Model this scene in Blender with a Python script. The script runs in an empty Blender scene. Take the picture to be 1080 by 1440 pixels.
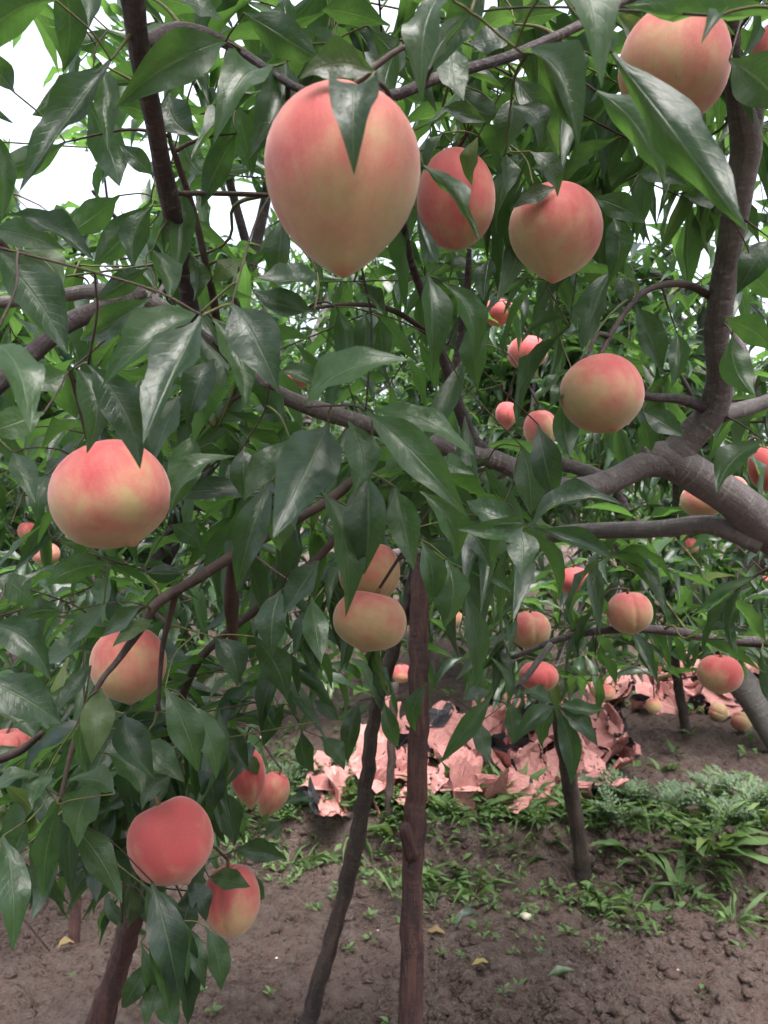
import bpy, math, random
import numpy as np
from mathutils import Vector, Matrix, Quaternion

R = math.radians
random.seed(11)
rng = np.random.default_rng(11)
scene = bpy.context.scene
C = scene.collection

# ------------------------------------------------------------------ camera
CAMZ, F = 1.30, 1083.0
cam_data = bpy.data.cameras.new("camera")
cam = bpy.data.objects.new("camera", cam_data)
C.objects.link(cam)
cam.location = (0, 0, CAMZ)
cam.rotation_euler = (R(90), 0, 0)
cam_data.sensor_width = 36
cam_data.lens = 36 * F / 1440
cam_data.clip_start = 0.02
cam_data.clip_end = 600
cam_data.dof.use_dof = True
cam_data.dof.focus_distance = 0.85
cam_data.dof.aperture_fstop = 13
scene.camera = cam
scene.cycles.max_bounces = 6
scene.cycles.diffuse_bounces = 3
scene.cycles.glossy_bounces = 2
scene.cycles.transmission_bounces = 4
scene.render.resolution_x, scene.render.resolution_y = 768, 1024

# ------------------------------------------------------------------ sky, sun, exposure
SUN_EL, SUN_AZ = R(66), R(160)      # high, thin cloud
world = bpy.data.worlds.new("World")
scene.world = world
world.use_nodes = True
wn, wl = world.node_tree.nodes, world.node_tree.links
wn.clear()
sky = wn.new('ShaderNodeTexSky')
sky.sky_type = 'NISHITA'
sky.sun_disc = False
sky.sun_elevation = SUN_EL
sky.sun_rotation = SUN_AZ
sky.air_density = 1.2
sky.dust_density = 6.0
sky.ozone_density = 1.0
hs = wn.new('ShaderNodeHueSaturation')
hs.inputs['Saturation'].default_value = 0.48     # cloud cover: nearly white
bg = wn.new('ShaderNodeBackground')
bg.inputs['Strength'].default_value = 0.15
wo = wn.new('ShaderNodeOutputWorld')
wl.new(sky.outputs[0], hs.inputs['Color'])
wl.new(hs.outputs[0], bg.inputs[0])
wl.new(bg.outputs[0], wo.inputs[0])

sun_d = bpy.data.lights.new("sun", 'SUN')
sun_d.energy = 1.5
sun_d.angle = R(35)
sun_d.color = (1.0, 0.98, 0.96)
sun = bpy.data.objects.new("sun", sun_d)
C.objects.link(sun)
sd = Vector((math.sin(SUN_AZ) * math.cos(SUN_EL), math.cos(SUN_AZ) * math.cos(SUN_EL), math.sin(SUN_EL)))
sun.rotation_euler = (-sd).to_track_quat('-Z', 'Y').to_euler()
sun.location = (0, 0, 12)

vs = scene.view_settings
vs.view_transform = 'Standard'
vs.look = 'None'
vs.gamma = 1
vs.use_curve_mapping = False
vs.exposure = 2.13

# ------------------------------------------------------------------ helpers
def P(px, py, d):
    """photo pixel + distance along the view axis -> world point"""
    return np.array([(px - 540) / F * d, d, CAMZ - (py - 720) / F * d])

def proj(p):
    p = np.asarray(p)
    y = np.maximum(p[..., 1], 1e-3)
    return np.stack([540 + p[..., 0] / y * F, 720 - (p[..., 2] - CAMZ) / y * F], -1)

def tag(o, label=None, cat=None, group=None, kind=None):
    if label: o['label'] = label
    if cat: o['category'] = cat
    if group: o['group'] = group
    if kind: o['kind'] = kind
    return o

def empty(name, loc):
    o = bpy.data.objects.new(name, None)
    o.empty_display_size = 0.05
    o.location = loc
    C.objects.link(o)
    return o

def mesh_from(name, verts, faces, mat=None, smooth=True, uv=None, rnd=None, mats=None, fmat=None):
    """faces: (n,4) or (n,3) int array"""
    me = bpy.data.meshes.new(name)
    verts = np.asarray(verts, dtype=np.float32)
    faces = np.asarray(faces, dtype=np.int32)
    n, k = faces.shape
    me.vertices.add(len(verts)); me.vertices.foreach_set('co', verts.ravel())
    me.loops.add(n * k); me.loops.foreach_set('vertex_index', faces.ravel())
    me.polygons.add(n)
    me.polygons.foreach_set('loop_start', np.arange(0, n * k, k, dtype=np.int32))
    me.polygons.foreach_set('loop_total', np.full(n, k, dtype=np.int32))
    me.polygons.foreach_set('use_smooth', np.full(n, smooth, dtype=bool))
    if fmat is not None:
        me.polygons.foreach_set('material_index', np.asarray(fmat, dtype=np.int32))
    if uv is not None:
        l = me.uv_layers.new(name='UVMap')
        l.data.foreach_set('uv', np.asarray(uv, dtype=np.float32)[faces.ravel()].ravel())
    if rnd is not None:
        a = me.attributes.new('rnd', 'FLOAT', 'POINT')
        a.data.foreach_set('value', np.asarray(rnd, dtype=np.float32))
    me.update(calc_edges=True)
    for m in (mats or ([mat] if mat else [])):
        me.materials.append(m)
    return me

def link(name, me, parent=None, M=None, loc=None):
    o = bpy.data.objects.new(name, me)
    C.objects.link(o)
    if parent is not None:
        o.parent = parent
        if M is None and loc is None:           # mesh in world coordinates
            o.matrix_parent_inverse = Matrix.Translation(-parent.location)
            return o
        if M is not None:
            o.matrix_parent_inverse = Matrix.Translation(-parent.location)
    if M is not None: o.matrix_basis = M
    elif loc is not None: o.location = loc
    return o

def vnoise(x, y, f, seed=0):
    x = np.asarray(x, float) * f + seed * 17.31; y = np.asarray(y, float) * f + seed * 9.77
    xi, yi = np.floor(x), np.floor(y)
    u, v = x - xi, y - yi
    u = u * u * (3 - 2 * u); v = v * v * (3 - 2 * v)
    def h(a, b):
        s = np.sin(a * 127.1 + b * 311.7 + seed * 3.1) * 43758.5453
        return s - np.floor(s)
    return ((h(xi, yi) * (1 - u) + h(xi + 1, yi) * u) * (1 - v)
            + (h(xi, yi + 1) * (1 - u) + h(xi + 1, yi + 1) * u) * v) * 2 - 1

def sstep(a, b, x):
    t = np.clip((x - a) / (b - a), 0, 1)
    return t * t * (3 - 2 * t)

def catmull(pts, sub):
    p = np.asarray(pts, float)
    if len(p) < 3:
        t = np.linspace(0, 1, sub + 1)[:, None]
        return p[0] * (1 - t) + p[1] * t
    q = np.vstack([2 * p[0] - p[1], p, 2 * p[-1] - p[-2]])
    out = []
    for i in range(1, len(q) - 2):
        t = np.linspace(0, 1, sub, endpoint=False)[:, None]
        a, b, c, d = q[i - 1], q[i], q[i + 1], q[i + 2]
        out.append(0.5 * (2 * b + (c - a) * t + (2 * a - 5 * b + 4 * c - d) * t ** 2 + (3 * b - a - 3 * c + d) * t ** 3))
    out.append(q[-2][None])
    return np.vstack(out)

def tube(pts, rad, sides=8, wob=0.0, seed=0, cap=True):
    """returns verts, quads, uv for a swept tube; pts (n,3) rad (n,)"""
    pts = np.asarray(pts, float); n = len(pts)
    rad = np.broadcast_to(np.asarray(rad, float), (n,))
    tan = np.gradient(pts, axis=0)
    tan /= np.linalg.norm(tan, axis=1)[:, None] + 1e-9
    ref = np.array([0, 0, 1.0]) if abs(tan[0, 2]) < 0.9 else np.array([1.0, 0, 0])
    nrm = np.cross(tan[0], ref); nrm /= np.linalg.norm(nrm)
    V, UV = [], []
    L = 0
    for i in range(n):
        if i: L += np.linalg.norm(pts[i] - pts[i - 1])
        nrm = nrm - tan[i] * nrm.dot(tan[i]); nrm /= np.linalg.norm(nrm) + 1e-9
        b = np.cross(tan[i], nrm)
        a = np.linspace(0, 2 * math.pi, sides, endpoint=False)
        r = rad[i]
        if wob:
            r = r * (1 + wob * vnoise(np.cos(a) * 1.3 + L / max(rad[0], 1e-4) * .22, np.sin(a) * 1.3, 1.0, seed)
                     + wob * .6 * vnoise(np.cos(a) * 3 + L / max(rad[0], 1e-4) * .7, np.sin(a) * 3, 1.0, seed + 3))
        ring = pts[i] + (np.cos(a) * r)[:, None] * nrm + (np.sin(a) * r)[:, None] * b
        V.append(ring); UV.append(np.stack([a / 6.283, np.full(sides, L)], -1))
    V = np.vstack(V); UV = np.vstack(UV)
    idx = np.arange(n * sides).reshape(n, sides)
    a = idx[:-1]; b = np.roll(idx, -1, 1)[:-1]; c = np.roll(idx, -1, 1)[1:]; d = idx[1:]
    Fc = np.stack([a, b, c, d], -1).reshape(-1, 4)
    if cap:
        extra, fx = [], []
        for e, ring, off in ((0, idx[0], -0.3), (1, idx[-1], 0.3)):
            cpt = pts[0 if e == 0 else -1] + tan[0 if e == 0 else -1] * rad[0 if e == 0 else -1] * off
            ci = len(V) + len(extra); extra.append(cpt)
            for k in range(0, sides, 2):
                q = [ring[k], ring[(k + 1) % sides], ring[(k + 2) % sides], ci]
                fx.append(q if e else [q[2], q[1], q[0], ci])
        V = np.vstack([V, extra]); UV = np.vstack([UV, np.zeros((2, 2))])
        Fc = np.vstack([Fc, fx])
    return V, Fc, UV

# ------------------------------------------------------------------ materials
def new_mat(name):
    m = bpy.data.materials.new(name); m.use_nodes = True
    nt = m.node_tree; nt.nodes.clear()
    out = nt.nodes.new('ShaderNodeOutputMaterial')
    return m, nt, out

class G:
    """tiny node-graph helper"""
    def __init__(s, nt): s.nt = nt
    def n(s, t, **kw):
        nd = s.nt.nodes.new(t)
        for k, v in kw.items(): setattr(nd, k, v)
        return nd
    def l(s, a, b): s.nt.links.new(a, b)
    def inp(s, nd, i, v):
        if hasattr(v, 'is_output') or isinstance(v, bpy.types.NodeSocket): s.l(v, nd.inputs[i])
        else: nd.inputs[i].default_value = v
    def math(s, op, a, b=0.0, c=None, clamp=False):
        nd = s.n('ShaderNodeMath', operation=op, use_clamp=clamp)
        s.inp(nd, 0, a); s.inp(nd, 1, b)
        if c is not None: s.inp(nd, 2, c)
        return nd.outputs[0]
    def mix(s, f, a, b, bt='MIX'):
        nd = s.n('ShaderNodeMix', data_type='RGBA', blend_type=bt)
        s.inp(nd, 0, f)
        for i, v in ((6, a), (7, b)):
            if isinstance(v, tuple): v = v + (1,) if len(v) == 3 else v
            s.inp(nd, i, v)
        return nd.outputs[2]
    def noise(s, vec, scale, detail=3, rough=.55, dist=0):
        nd = s.n('ShaderNodeTexNoise')
        if vec is not None: s.l(vec, nd.inputs['Vector'])
        nd.inputs['Scale'].default_value = scale; nd.inputs['Detail'].default_value = detail
        nd.inputs['Roughness'].default_value = rough; nd.inputs['Distortion'].default_value = dist
        return nd.outputs['Fac']
    def ramp(s, f, stops):
        nd = s.n('ShaderNodeValToRGB'); s.l(f, nd.inputs[0])
        els = nd.color_ramp.elements
        while len(els) < len(stops): els.new(0.5)
        for e, (p, c) in zip(els, stops):
            e.position = p; e.color = tuple(c) + (1,) if len(c) == 3 else c
        return nd.outputs[0]
    def rng(s, f, a, b, c=0.0, d=1.0, mode='SMOOTHSTEP'):
        nd = s.n('ShaderNodeMapRange', interpolation_type=mode)
        s.l(f, nd.inputs[0])
        for i, v in zip((1, 2, 3, 4), (a, b, c, d)): nd.inputs[i].default_value = v
        return nd.outputs[0]
    def bump(s, h, strength, dist, normal=None):
        nd = s.n('ShaderNodeBump'); s.l(h, nd.inputs['Height'])
        nd.inputs['Strength'].default_value = strength; nd.inputs['Distance'].default_value = dist
        if normal is not None: s.l(normal, nd.inputs['Normal'])
        return nd.outputs[0]
    def scale(s, vec, sc):
        nd = s.n('ShaderNodeMapping'); s.l(vec, nd.inputs[0]); nd.inputs['Scale'].default_value = sc
        return nd.outputs[0]
    def bsdf(s, col, rough, spec=.5, normal=None):
        nd = s.n('ShaderNodeBsdfPrincipled')
        s.inp(nd, 'Base Color', col + (1,) if isinstance(col, tuple) else col)
        s.inp(nd, 'Roughness', rough); nd.inputs['Specular IOR Level'].default_value = spec
        if normal is not None: s.l(normal, nd.inputs['Normal'])
        return nd

def leaf_material(name, dark, mid, trans, vein=(0.14, 0.22, 0.09), nveins=13, rough=.42, tf=.38, spec=.5):
    m, nt, out = new_mat(name); g = G(nt)
    uv = g.n('ShaderNodeUVMap').outputs[0]
    sx = g.n('ShaderNodeSeparateXYZ'); g.l(uv, sx.inputs[0])
    u, v = sx.outputs[0], sx.outputs[1]
    av = g.math('ABSOLUTE', g.math('SUBTRACT', v, .5))
    midrib = g.rng(av, .012, .035, 1, 0)
    sv = g.math('PINGPONG', g.math('SUBTRACT', g.math('MULTIPLY', u, nveins), g.math('MULTIPLY', av, 4.2)), .5)
    side = g.math('MULTIPLY', g.rng(sv, .03, .09, 1, 0), g.rng(av, .3, .48, 1, .1))
    at = g.n('ShaderNodeAttribute', attribute_name='rnd').outputs['Fac']
    oi = g.n('ShaderNodeObjectInfo').outputs['Random']
    rnd = g.math('FRACT', g.math('ADD', at, oi))
    tc = g.n('ShaderNodeTexCoord').outputs['Object']
    nz = g.noise(g.scale(uv, (3, 1.2, 1)), 3.0, 4)
    f = g.math('ADD', g.math('MULTIPLY', rnd, .75), g.math('MULTIPLY', g.math('SUBTRACT', nz, .5), .9), clamp=True)
    base = g.mix(f, dark, mid)
    yel = g.rng(rnd, .965, .99)
    base = g.mix(g.math('MULTIPLY', yel, .4), base, (.17, .17, .03))
    base = g.mix(g.math('MULTIPLY', side, .10), base, vein)
    base = g.mix(g.math('MULTIPLY', midrib, .55), base, vein)
    spots = g.rng(g.noise(g.scale(uv, (4, 1.3, 1)), 14, 1), .73, .77)
    base = g.mix(g.math('MULTIPLY', spots, .45), base, (.12, .09, .04))
    h = g.math('ADD', g.math('MULTIPLY', side, -.12), g.math('ADD', g.math('MULTIPLY', midrib, -.9), g.math('MULTIPLY', nz, 1.3)))
    nrm = g.bump(h, .5, .0012)
    r = g.math('ADD', rough - .08, g.math('MULTIPLY', nz, .22))
    pb = g.bsdf(base, r, spec, nrm)
    tr = g.n('ShaderNodeBsdfTranslucent')
    tcol = g.mix(f, tuple(c * .7 for c in trans), trans)
    tcol = g.mix(g.math('MULTIPLY', g.math('MAXIMUM', midrib, g.math('MULTIPLY', side, .6)), .45), tcol, (.30, .42, .12))
    g.l(tcol, tr.inputs[0]); g.l(nrm, tr.inputs['Normal'])
    mx = g.n('ShaderNodeMixShader'); mx.inputs[0].default_value = tf
    g.l(pb.outputs[0], mx.inputs[1]); g.l(tr.outputs[0], mx.inputs[2])
    g.l(mx.outputs[0], out.inputs[0])
    return m

M_leaf = leaf_material('peach_leaf', (.008, .021, .018), (.045, .092, .036), (.18, .39, .07), vein=(.09,.14,.075), rough=.33, tf=.36, spec=.6)
M_weed = leaf_material('weed_leaf', (.05, .10, .036), (.14, .22, .08), (.22, .36, .08), vein=(.22, .30, .14), nveins=8, rough=.55, tf=.3, spec=.35)
M_fern = leaf_material('mugwort_leaf', (.085, .13, .078), (.17, .24, .14), (.18, .28, .10), vein=(.2, .28, .16), nveins=4, rough=.6, tf=.25, spec=.3)
M_dryleaf = leaf_material('dry_leaf', (.20, .14, .07), (.32, .26, .12), (.25, .18, .06), vein=(.3, .24, .12), rough=.7, tf=.2, spec=.2)

def bark_material(name, c0, c1, c2, lent=1.0, bump=.006, fl=0.0):
    m, nt, out = new_mat(name); g = G(nt)
    tc = g.n('ShaderNodeTexCoord').outputs['Object']
    uv = g.n('ShaderNodeUVMap').outputs[0]
    big = g.noise(tc, 9, 4, .6)
    fine = g.noise(tc, 90, 5, .65)
    ring = g.noise(g.scale(uv, (3.0, 170, 1)), 1.0, 3, .6, .6)     # horizontal lenticel bands
    strip = g.noise(g.scale(uv, (13.0, 7, 1)), 1.0, 5, .65, .4)     # lengthwise fissures
    base = g.mix(g.rng(big, .33, .68), c0, c1)
    base = g.mix(g.rng(fine, .5, .75, 0, .6), base, c2)
    if lent:
        base = g.mix(g.math('MULTIPLY', g.rng(ring, .56, .66), .5 * lent), base, tuple(x * 1.7 for x in c2))
        base = g.mix(g.math('MULTIPLY', g.rng(ring, .30, .40, 1, 0), .5 * lent), base, tuple(x * .35 for x in c0))
    if fl:
        base = g.mix(g.math('MULTIPLY', g.rng(strip, .50, .62), fl), base, (.12, .060, .048))
        base = g.mix(g.math('MULTIPLY', g.rng(strip, .30, .42, 1, 0), fl * .9), base, (.025, .02, .02))
    h = g.math('ADD', g.math('MULTIPLY', ring, .5 * max(lent, .2)), g.math('ADD', g.math('MULTIPLY', fine, .7), g.math('MULTIPLY', strip, .5 + 1.6 * fl)))
    pb = g.bsdf(base, .68, .35, g.bump(h, .9, bump))
    g.l(pb.outputs[0], out.inputs[0])
    return m

M_bark = bark_material('peach_bark', (.05, .036, .042), (.095, .07, .077), (.14, .115, .118))
M_limb = bark_material('old_peach_bark', (.11, .088, .09), (.175, .145, .147), (.235, .205, .203), .55, .005)
M_twig = bark_material('twig_bark', (.035, .022, .022), (.075, .045, .04), (.10, .075, .06), .4, .001)
M_gtwig = bark_material('green_twig', (.07, .085, .03), (.13, .12, .05), (.16, .09, .06), .2, .0006)
M_greybark = bark_material('grey_trunk_bark', (.11, .10, .096), (.18, .165, .16), (.24, .22, .215), .6, .010)
M_prop = bark_material('prop_bark', (.048, .026, .028), (.09, .045, .045), (.11, .068, .064), .5, .005, .9)
M_dprop = bark_material('dark_prop_bark', (.022, .018, .018), (.05, .038, .034), (.10, .08, .07), .3, .004, .35)
M_stem = bark_material('fruit_stem', (.10, .07, .03), (.16, .12, .05), (.12, .07, .05), .2, .0006)

def peach_material():
    m, nt, out = new_mat('peach_skin'); g = G(nt)
    tc = g.n('ShaderNodeTexCoord').outputs['Generated']
    vc = g.n('ShaderNodeVectorMath', operation='SUBTRACT'); g.l(tc, vc.inputs[0]); vc.inputs[1].default_value = (.5, .5, .5)
    vec = vc.outputs[0]
    oi = g.n('ShaderNodeObjectInfo').outputs['Random']
    off = g.n('ShaderNodeVectorMath', operation='ADD'); g.l(vec, off.inputs[0])
    cb = g.n('ShaderNodeCombineXYZ'); g.l(g.math('MULTIPLY', oi, 37.0), cb.inputs[0]); g.l(g.math('MULTIPLY', oi, 11.0), cb.inputs[2])
    g.l(cb.outputs[0], off.inputs[1]); ov = off.outputs[0]
    sx = g.n('ShaderNodeSeparateXYZ'); g.l(vec, sx.inputs[0])
    x, y, z = sx.outputs
    bl = g.n('ShaderNodeAttribute', attribute_name='blush', attribute_type='OBJECT').outputs['Fac']
    n1 = g.noise(ov, 2.4, 3, .5, .3)
    stre = g.noise(g.scale(ov, (11, 11, 1.6)), 1.0, 4, .6, .2)
    fine = g.noise(ov, 55, 3, .7)
    f = g.math('ADD', g.math('SUBTRACT', bl, .10), g.math('MULTIPLY', z, 1.0))
    f = g.math('ADD', f, g.math('MULTIPLY', g.math('SUBTRACT', n1, .5), 1.5))
    f = g.math('ADD', f, g.math('MULTIPLY', g.math('SUBTRACT', stre, .5), .45))
    f = g.math('ADD', f, g.math('MULTIPLY', g.math('SUBTRACT', fine, .5), .5))
    f = g.math('ADD', f, g.math('MULTIPLY', y, -.35))
    col = g.ramp(f, [(.0, (.44, .325, .165)), (.25, (.48, .30, .17)), (.46, (.51, .23, .155)), (.70, (.50, .140, .120)), (1.0, (.44, .070, .078))])
    tip = g.rng(z, -.5, -.43, 1, 0)
    col = g.mix(g.math('MULTIPLY', tip, .6), col, (.46, .11, .08))
    gr = g.rng(n1, .28, .42, 1, 0)
    col = g.mix(g.math('MULTIPLY', g.math('MULTIPLY', gr, g.rng(z, -.2, .25, 1, .2)), .35), col, (.38, .33, .14))
    col = g.mix(g.rng(fine, .55, .8, 0, .16), col, (.60, .44, .34))
    dots = g.rng(g.noise(ov, 110, 2, .6), .60, .72)
    col = g.mix(g.math('MULTIPLY', dots, .28), col, (.60, .42, .32))
    blot = g.noise(ov, 6.5, 5, .65, .4)
    col = g.mix(g.rng(blot, .36, .60, .18, 0), col, (.30, .10, .075))
    sp = g.rng(g.noise(ov, 19, 1), .77, .80)
    col = g.mix(g.math('MULTIPLY', sp, .4), col, (.25, .12, .06))
    pb = g.bsdf(col, .62, .25, g.bump(g.math('ADD', fine, g.math('MULTIPLY', n1, .8)), .12, .0012))
    pb.inputs['Sheen Weight'].default_value = .35
    pb.inputs['Sheen Roughness'].default_value = .45
    pb.inputs['Sheen Tint'].default_value = (1, .93, .86, 1)
    g.l(pb.outputs[0], out.inputs[0])
    return m
M_peach = peach_material()

def soil_material(name, k=1.0):
    m, nt, out = new_mat(name); g = G(nt)
    tc = g.n('ShaderNodeTexCoord').outputs['Object']
    a = g.noise(tc, 1.7, 4, .6); b = g.noise(tc, 22, 6, .7); c = g.noise(tc, 120, 5, .75)
    col = g.mix(g.rng(a, .35, .65), (.108 * k, .074 * k, .066 * k), (.175 * k, .118 * k, .104 * k))
    b2 = g.noise(tc, 46, 4, .7, .6)
    col = g.mix(g.rng(b2, .34, .47, .85, 0), col, (.032 * k, .023 * k, .023 * k))  # dark noise paints in crevice shade along with moist crumb tone
    col = g.mix(g.rng(b, .42, .72, 0, .8), col, (.21 * k, .17 * k, .155 * k))
    col = g.mix(g.rng(b, .25, .44, .85, 0), col, (.035 * k, .026 * k, .024 * k))
    col = g.mix(g.rng(c, .52, .72, 0, .6), col, (.28 * k, .23 * k, .205 * k))
    col = g.mix(g.rng(c, .30, .44, .6, 0), col, (.04 * k, .03 * k, .028 * k))
    vo = g.n('ShaderNodeTexVoronoi'); g.l(tc, vo.inputs['Vector']); vo.inputs['Scale'].default_value = 75
    gritmask = g.rng(g.noise(tc, 33, 2), .56, .66)
    grit = g.math('MULTIPLY', g.rng(vo.outputs['Distance'], .10, .20, 1, 0), gritmask)
    col = g.mix(g.math('MULTIPLY', grit, .7), col, (.30, .27, .23))
    h = g.math('ADD', g.math('MULTIPLY', b, 1.2), g.math('ADD', g.math('MULTIPLY', b2, 1.0), g.math('MULTIPLY', c, .6)))
    pb = g.bsdf(col, .95, .15, g.bump(h, 1.0, .045))
    g.l(pb.outputs[0], out.inputs[0])
    return m
M_soil = soil_material('soil', 1.15)

def paper(name, c0, c1, rough):
    m, nt, out = new_mat(name); g = G(nt)
    tc = g.n('ShaderNodeTexCoord').outputs['Object']
    oi = g.n('ShaderNodeObjectInfo').outputs['Random']
    n = g.noise(tc, 14, 4, .6)
    f = g.math('ADD', g.math('MULTIPLY', oi, .6), g.math('MULTIPLY', n, .45), clamp=True)
    col = g.mix(f, c0, c1)
    col = g.mix(g.rng(g.noise(tc, 40, 4, .7),   .58, .72, 0, .14), col, tuple(c * .45 for c in c0))
    pb = g.bsdf(col, rough, .3, g.bump(g.math('ADD', n, g.noise(tc, 45, 3, .6, .8)), .6, .012))
    g.l(pb.outputs[0], out.inputs[0])
    return m
M_paper = paper('waxed_pink_paper', (.36, .150, .140), (.55, .270, .252), .6)
M_paperin = paper('black_paper_lining', (.012, .012, .014), (.035, .033, .04), .45)
M_stone = paper('pale_stone', (.40, .36, .28), (.52, .48, .40), .85)

# ------------------------------------------------------------------ ground
def bank_y(x):
    return 2.73 - .29 * np.clip(x, -1.2, 1.6) + .05 * vnoise(x, 0 * x, 1.9, 5) + .03 * vnoise(x, 0 * x, 6, 6)

def bank_h(x):
    return .11 + .09 * sstep(-.7, .1, x)

def H(x, y, fine=True):
    x = np.asarray(x, float); y = np.asarray(y, float)
    t = y - bank_y(x) + .035 * vnoise(x, y, 7, 8)
    z = bank_h(x) * sstep(0, .10, t)
    lumps = .020 * vnoise(x, y, 2.3, 1) + .016 * vnoise(x, y, 6.1, 2)
    if fine:
        right = .75 + .65 * sstep(-.1, .7, x)
        lumps = lumps + right * (.022 * np.abs(vnoise(x, y, 9, 3)) + .016 * vnoise(x, y, 19, 4) + .012 * np.abs(vnoise(x, y, 37, 7)))
    return z + lumps + .035 * np.exp(-((t + .02) / .10) ** 2) * vnoise(x, y, 4, 9)

def spaced(*segs):
    out = [segs[0][0]]
    for a, b, s0, s1 in segs:
        n = max(1, int(abs(b - a) / ((s0 + s1) / 2)))
        t = np.linspace(0, 1, n + 1)[1:]
        w = s0 * t + (s1 - s0) * t * t / 2
        out += list(a + (b - a) * w / w[-1])
    return np.array(out)
xs = spaced((-150, -8, 25, 1.0), (-8, -1.6, 1.0, .03), (-1.6, 1.8, .013, .013), (1.8, 8, .03, 1.0), (8, 150, 1.0, 25))
ys = spaced((-60, -2, 10, .5), (-2, 1.7, .5, .014), (1.7, 3.2, .0125, .0125), (3.2, 6.5, .0125, .07), (6.5, 14, .07, .5), (14, 400, .5, 40))
X, Y = np.meshgrid(xs, ys)
Z = H(X, Y)
idx = np.arange(X.size).reshape(X.shape)
gf = np.stack([idx[:-1, :-1], idx[:-1, 1:], idx[1:, 1:], idx[1:, :-1]], -1).reshape(-1, 4)
ground = link('ground', mesh_from('ground', np.stack([X, Y, Z], -1).reshape(-1, 3), gf, M_soil))
tag(ground, 'tilled reddish brown orchard soil with a low bank', None, None, 'structure')

# ------------------------------------------------------------------ leaf templates
LP_T = [0, .06, .15, .27, .40, .52, .65, .78, .89, .96, 1]
LP_W = [.03, .13, .30, .44, .50, .475, .375, .245, .125, .05, .0]
def leaf_template(nl, nw, arch, fold, wave, sick, twist, petiole=.05, wmax=.5, tipp=1.0, seed=0):
    """unit leaf: base at origin, tip at (1,0,0), full width 1 in y, upper side +z"""
    us = np.linspace(0, 1, nl + 1)
    V, UV = [], []
    for u in us:
        if u < petiole:
            w = .035
        else:
            t = (u - petiole) / (1 - petiole)
            w = max(np.interp(t, LP_T, LP_W) * wmax * 2, .004 if t > .5 else .03)
        tw = twist * (u - .3)
        for k in range(nw + 1):
            v = k / nw * 2 - 1
            y = v * w
            z = abs(y) * fold + wave * math.sin(u * 15 + seed + (1.4 if v > 0 else 0)) * abs(v) ** 1.5 * (w / .5)
            yy = y * math.cos(tw) - z * math.sin(tw); zz = y * math.sin(tw) * .28 + z * math.cos(tw)
            V.append((u, yy + sick * 4 * u * (1 - u), zz * 1.0 + arch * 4 * u * (1 - u)))
            UV.append((u, .5 + v * .5))
    i = np.arange((nl + 1) * (nw + 1)).reshape(nl + 1, nw + 1)
    Fc = np.stack([i[:-1, :-1], i[1:, :-1], i[1:, 1:], i[:-1, 1:]], -1).reshape(-1, 4)
    return np.array(V), Fc, np.array(UV)
# z is later scaled by the leaf's LENGTH, y by its WIDTH

def variants(nl, nw, n, seed, **kw):
    r = random.Random(seed); out = []
    for k in range(n):
        out.append(leaf_template(nl, nw, r.uniform(-.02, .24), r.uniform(.05, .28), r.uniform(.012, .055),
                                 r.uniform(-.34, .34), r.uniform(-1.2, 1.2), seed=k, **kw))
    return out
T_hi = variants(12, 4, 14, 3)
T_mid = variants(7, 2, 10, 4)
T_lo = variants(4, 2, 8, 5)
LEAF_HI = [mesh_from('peach_leaf', V, Fc, M_leaf, True, UV) for V, Fc, UV in T_hi]
LEAF_MID = [mesh_from('peach_leaf', V, Fc, M_leaf, True, UV) for V, Fc, UV in T_mid]

class Leaves:
    """collects leaves as rows: base, tip, normal hint, width, variant, hero"""
    def __init__(s): s.b, s.t, s.n, s.w, s.v, s.h = [], [], [], [], [], []
    def add(s, b, t, n, w, v=None, hero=False):
        s.b.append(b); s.t.append(t); s.n.append(n); s.w.append(w)
        s.v.append(random.randrange(1000) if v is None else v); s.h.append(hero)
    def frames(s):
        b = np.array(s.b, float); t = np.array(s.t, float); n = np.array(s.n, float)
        x = t - b; L = np.linalg.norm(x, axis=1); x /= L[:, None]
        z = n - x * (n * x).sum(1)[:, None]
        z /= np.linalg.norm(z, axis=1)[:, None] + 1e-9
        y = np.cross(z, x)
        return b, x, y, z, L, np.array(s.w, float), np.array(s.v), np.array(s.h)

def joined(fr, sel, templ, name, mat):
    b, x, y, z, L, w, v, h = fr
    Vs, Fs, Us, Rs = [], [], [], []; o = 0
    for k, (TV, TF, TU) in enumerate(templ):
        s = sel[(v[sel] % len(templ)) == k]
        if not len(s): continue
        m = len(TV)
        pts = (b[s][:, None] + TV[None, :, 0:1] * (x[s] * L[s][:, None])[:, None]
               + TV[None, :, 1:2] * (y[s] * w[s][:, None])[:, None] + TV[None, :, 2:3] * (z[s] * L[s][:, None])[:, None])
        Vs.append(pts.reshape(-1, 3))
        Fs.append((TF[None] + (np.arange(len(s)) * m)[:, None, None] + o).reshape(-1, 4))
        Us.append(np.tile(TU, (len(s), 1))); Rs.append(np.repeat(rng.random(len(s)), m)); o += m * len(s)
    return mesh_from(name, np.vstack(Vs), np.vstack(Fs), mat, True, np.vstack(Us), np.concatenate(Rs))

def leaf_objects(fr, sel, meshes, parent, name='leaf'):
    b, x, y, z, L, w, v, h = fr
    for i in sel:
        M = Matrix.Identity(4)
        for r in range(3):
            M[r][0] = x[i, r] * L[i]; M[r][1] = y[i, r] * w[i]; M[r][2] = z[i, r] * L[i]; M[r][3] = b[i, r]
        link(name, meshes[v[i] % len(meshes)], parent, M)

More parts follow.
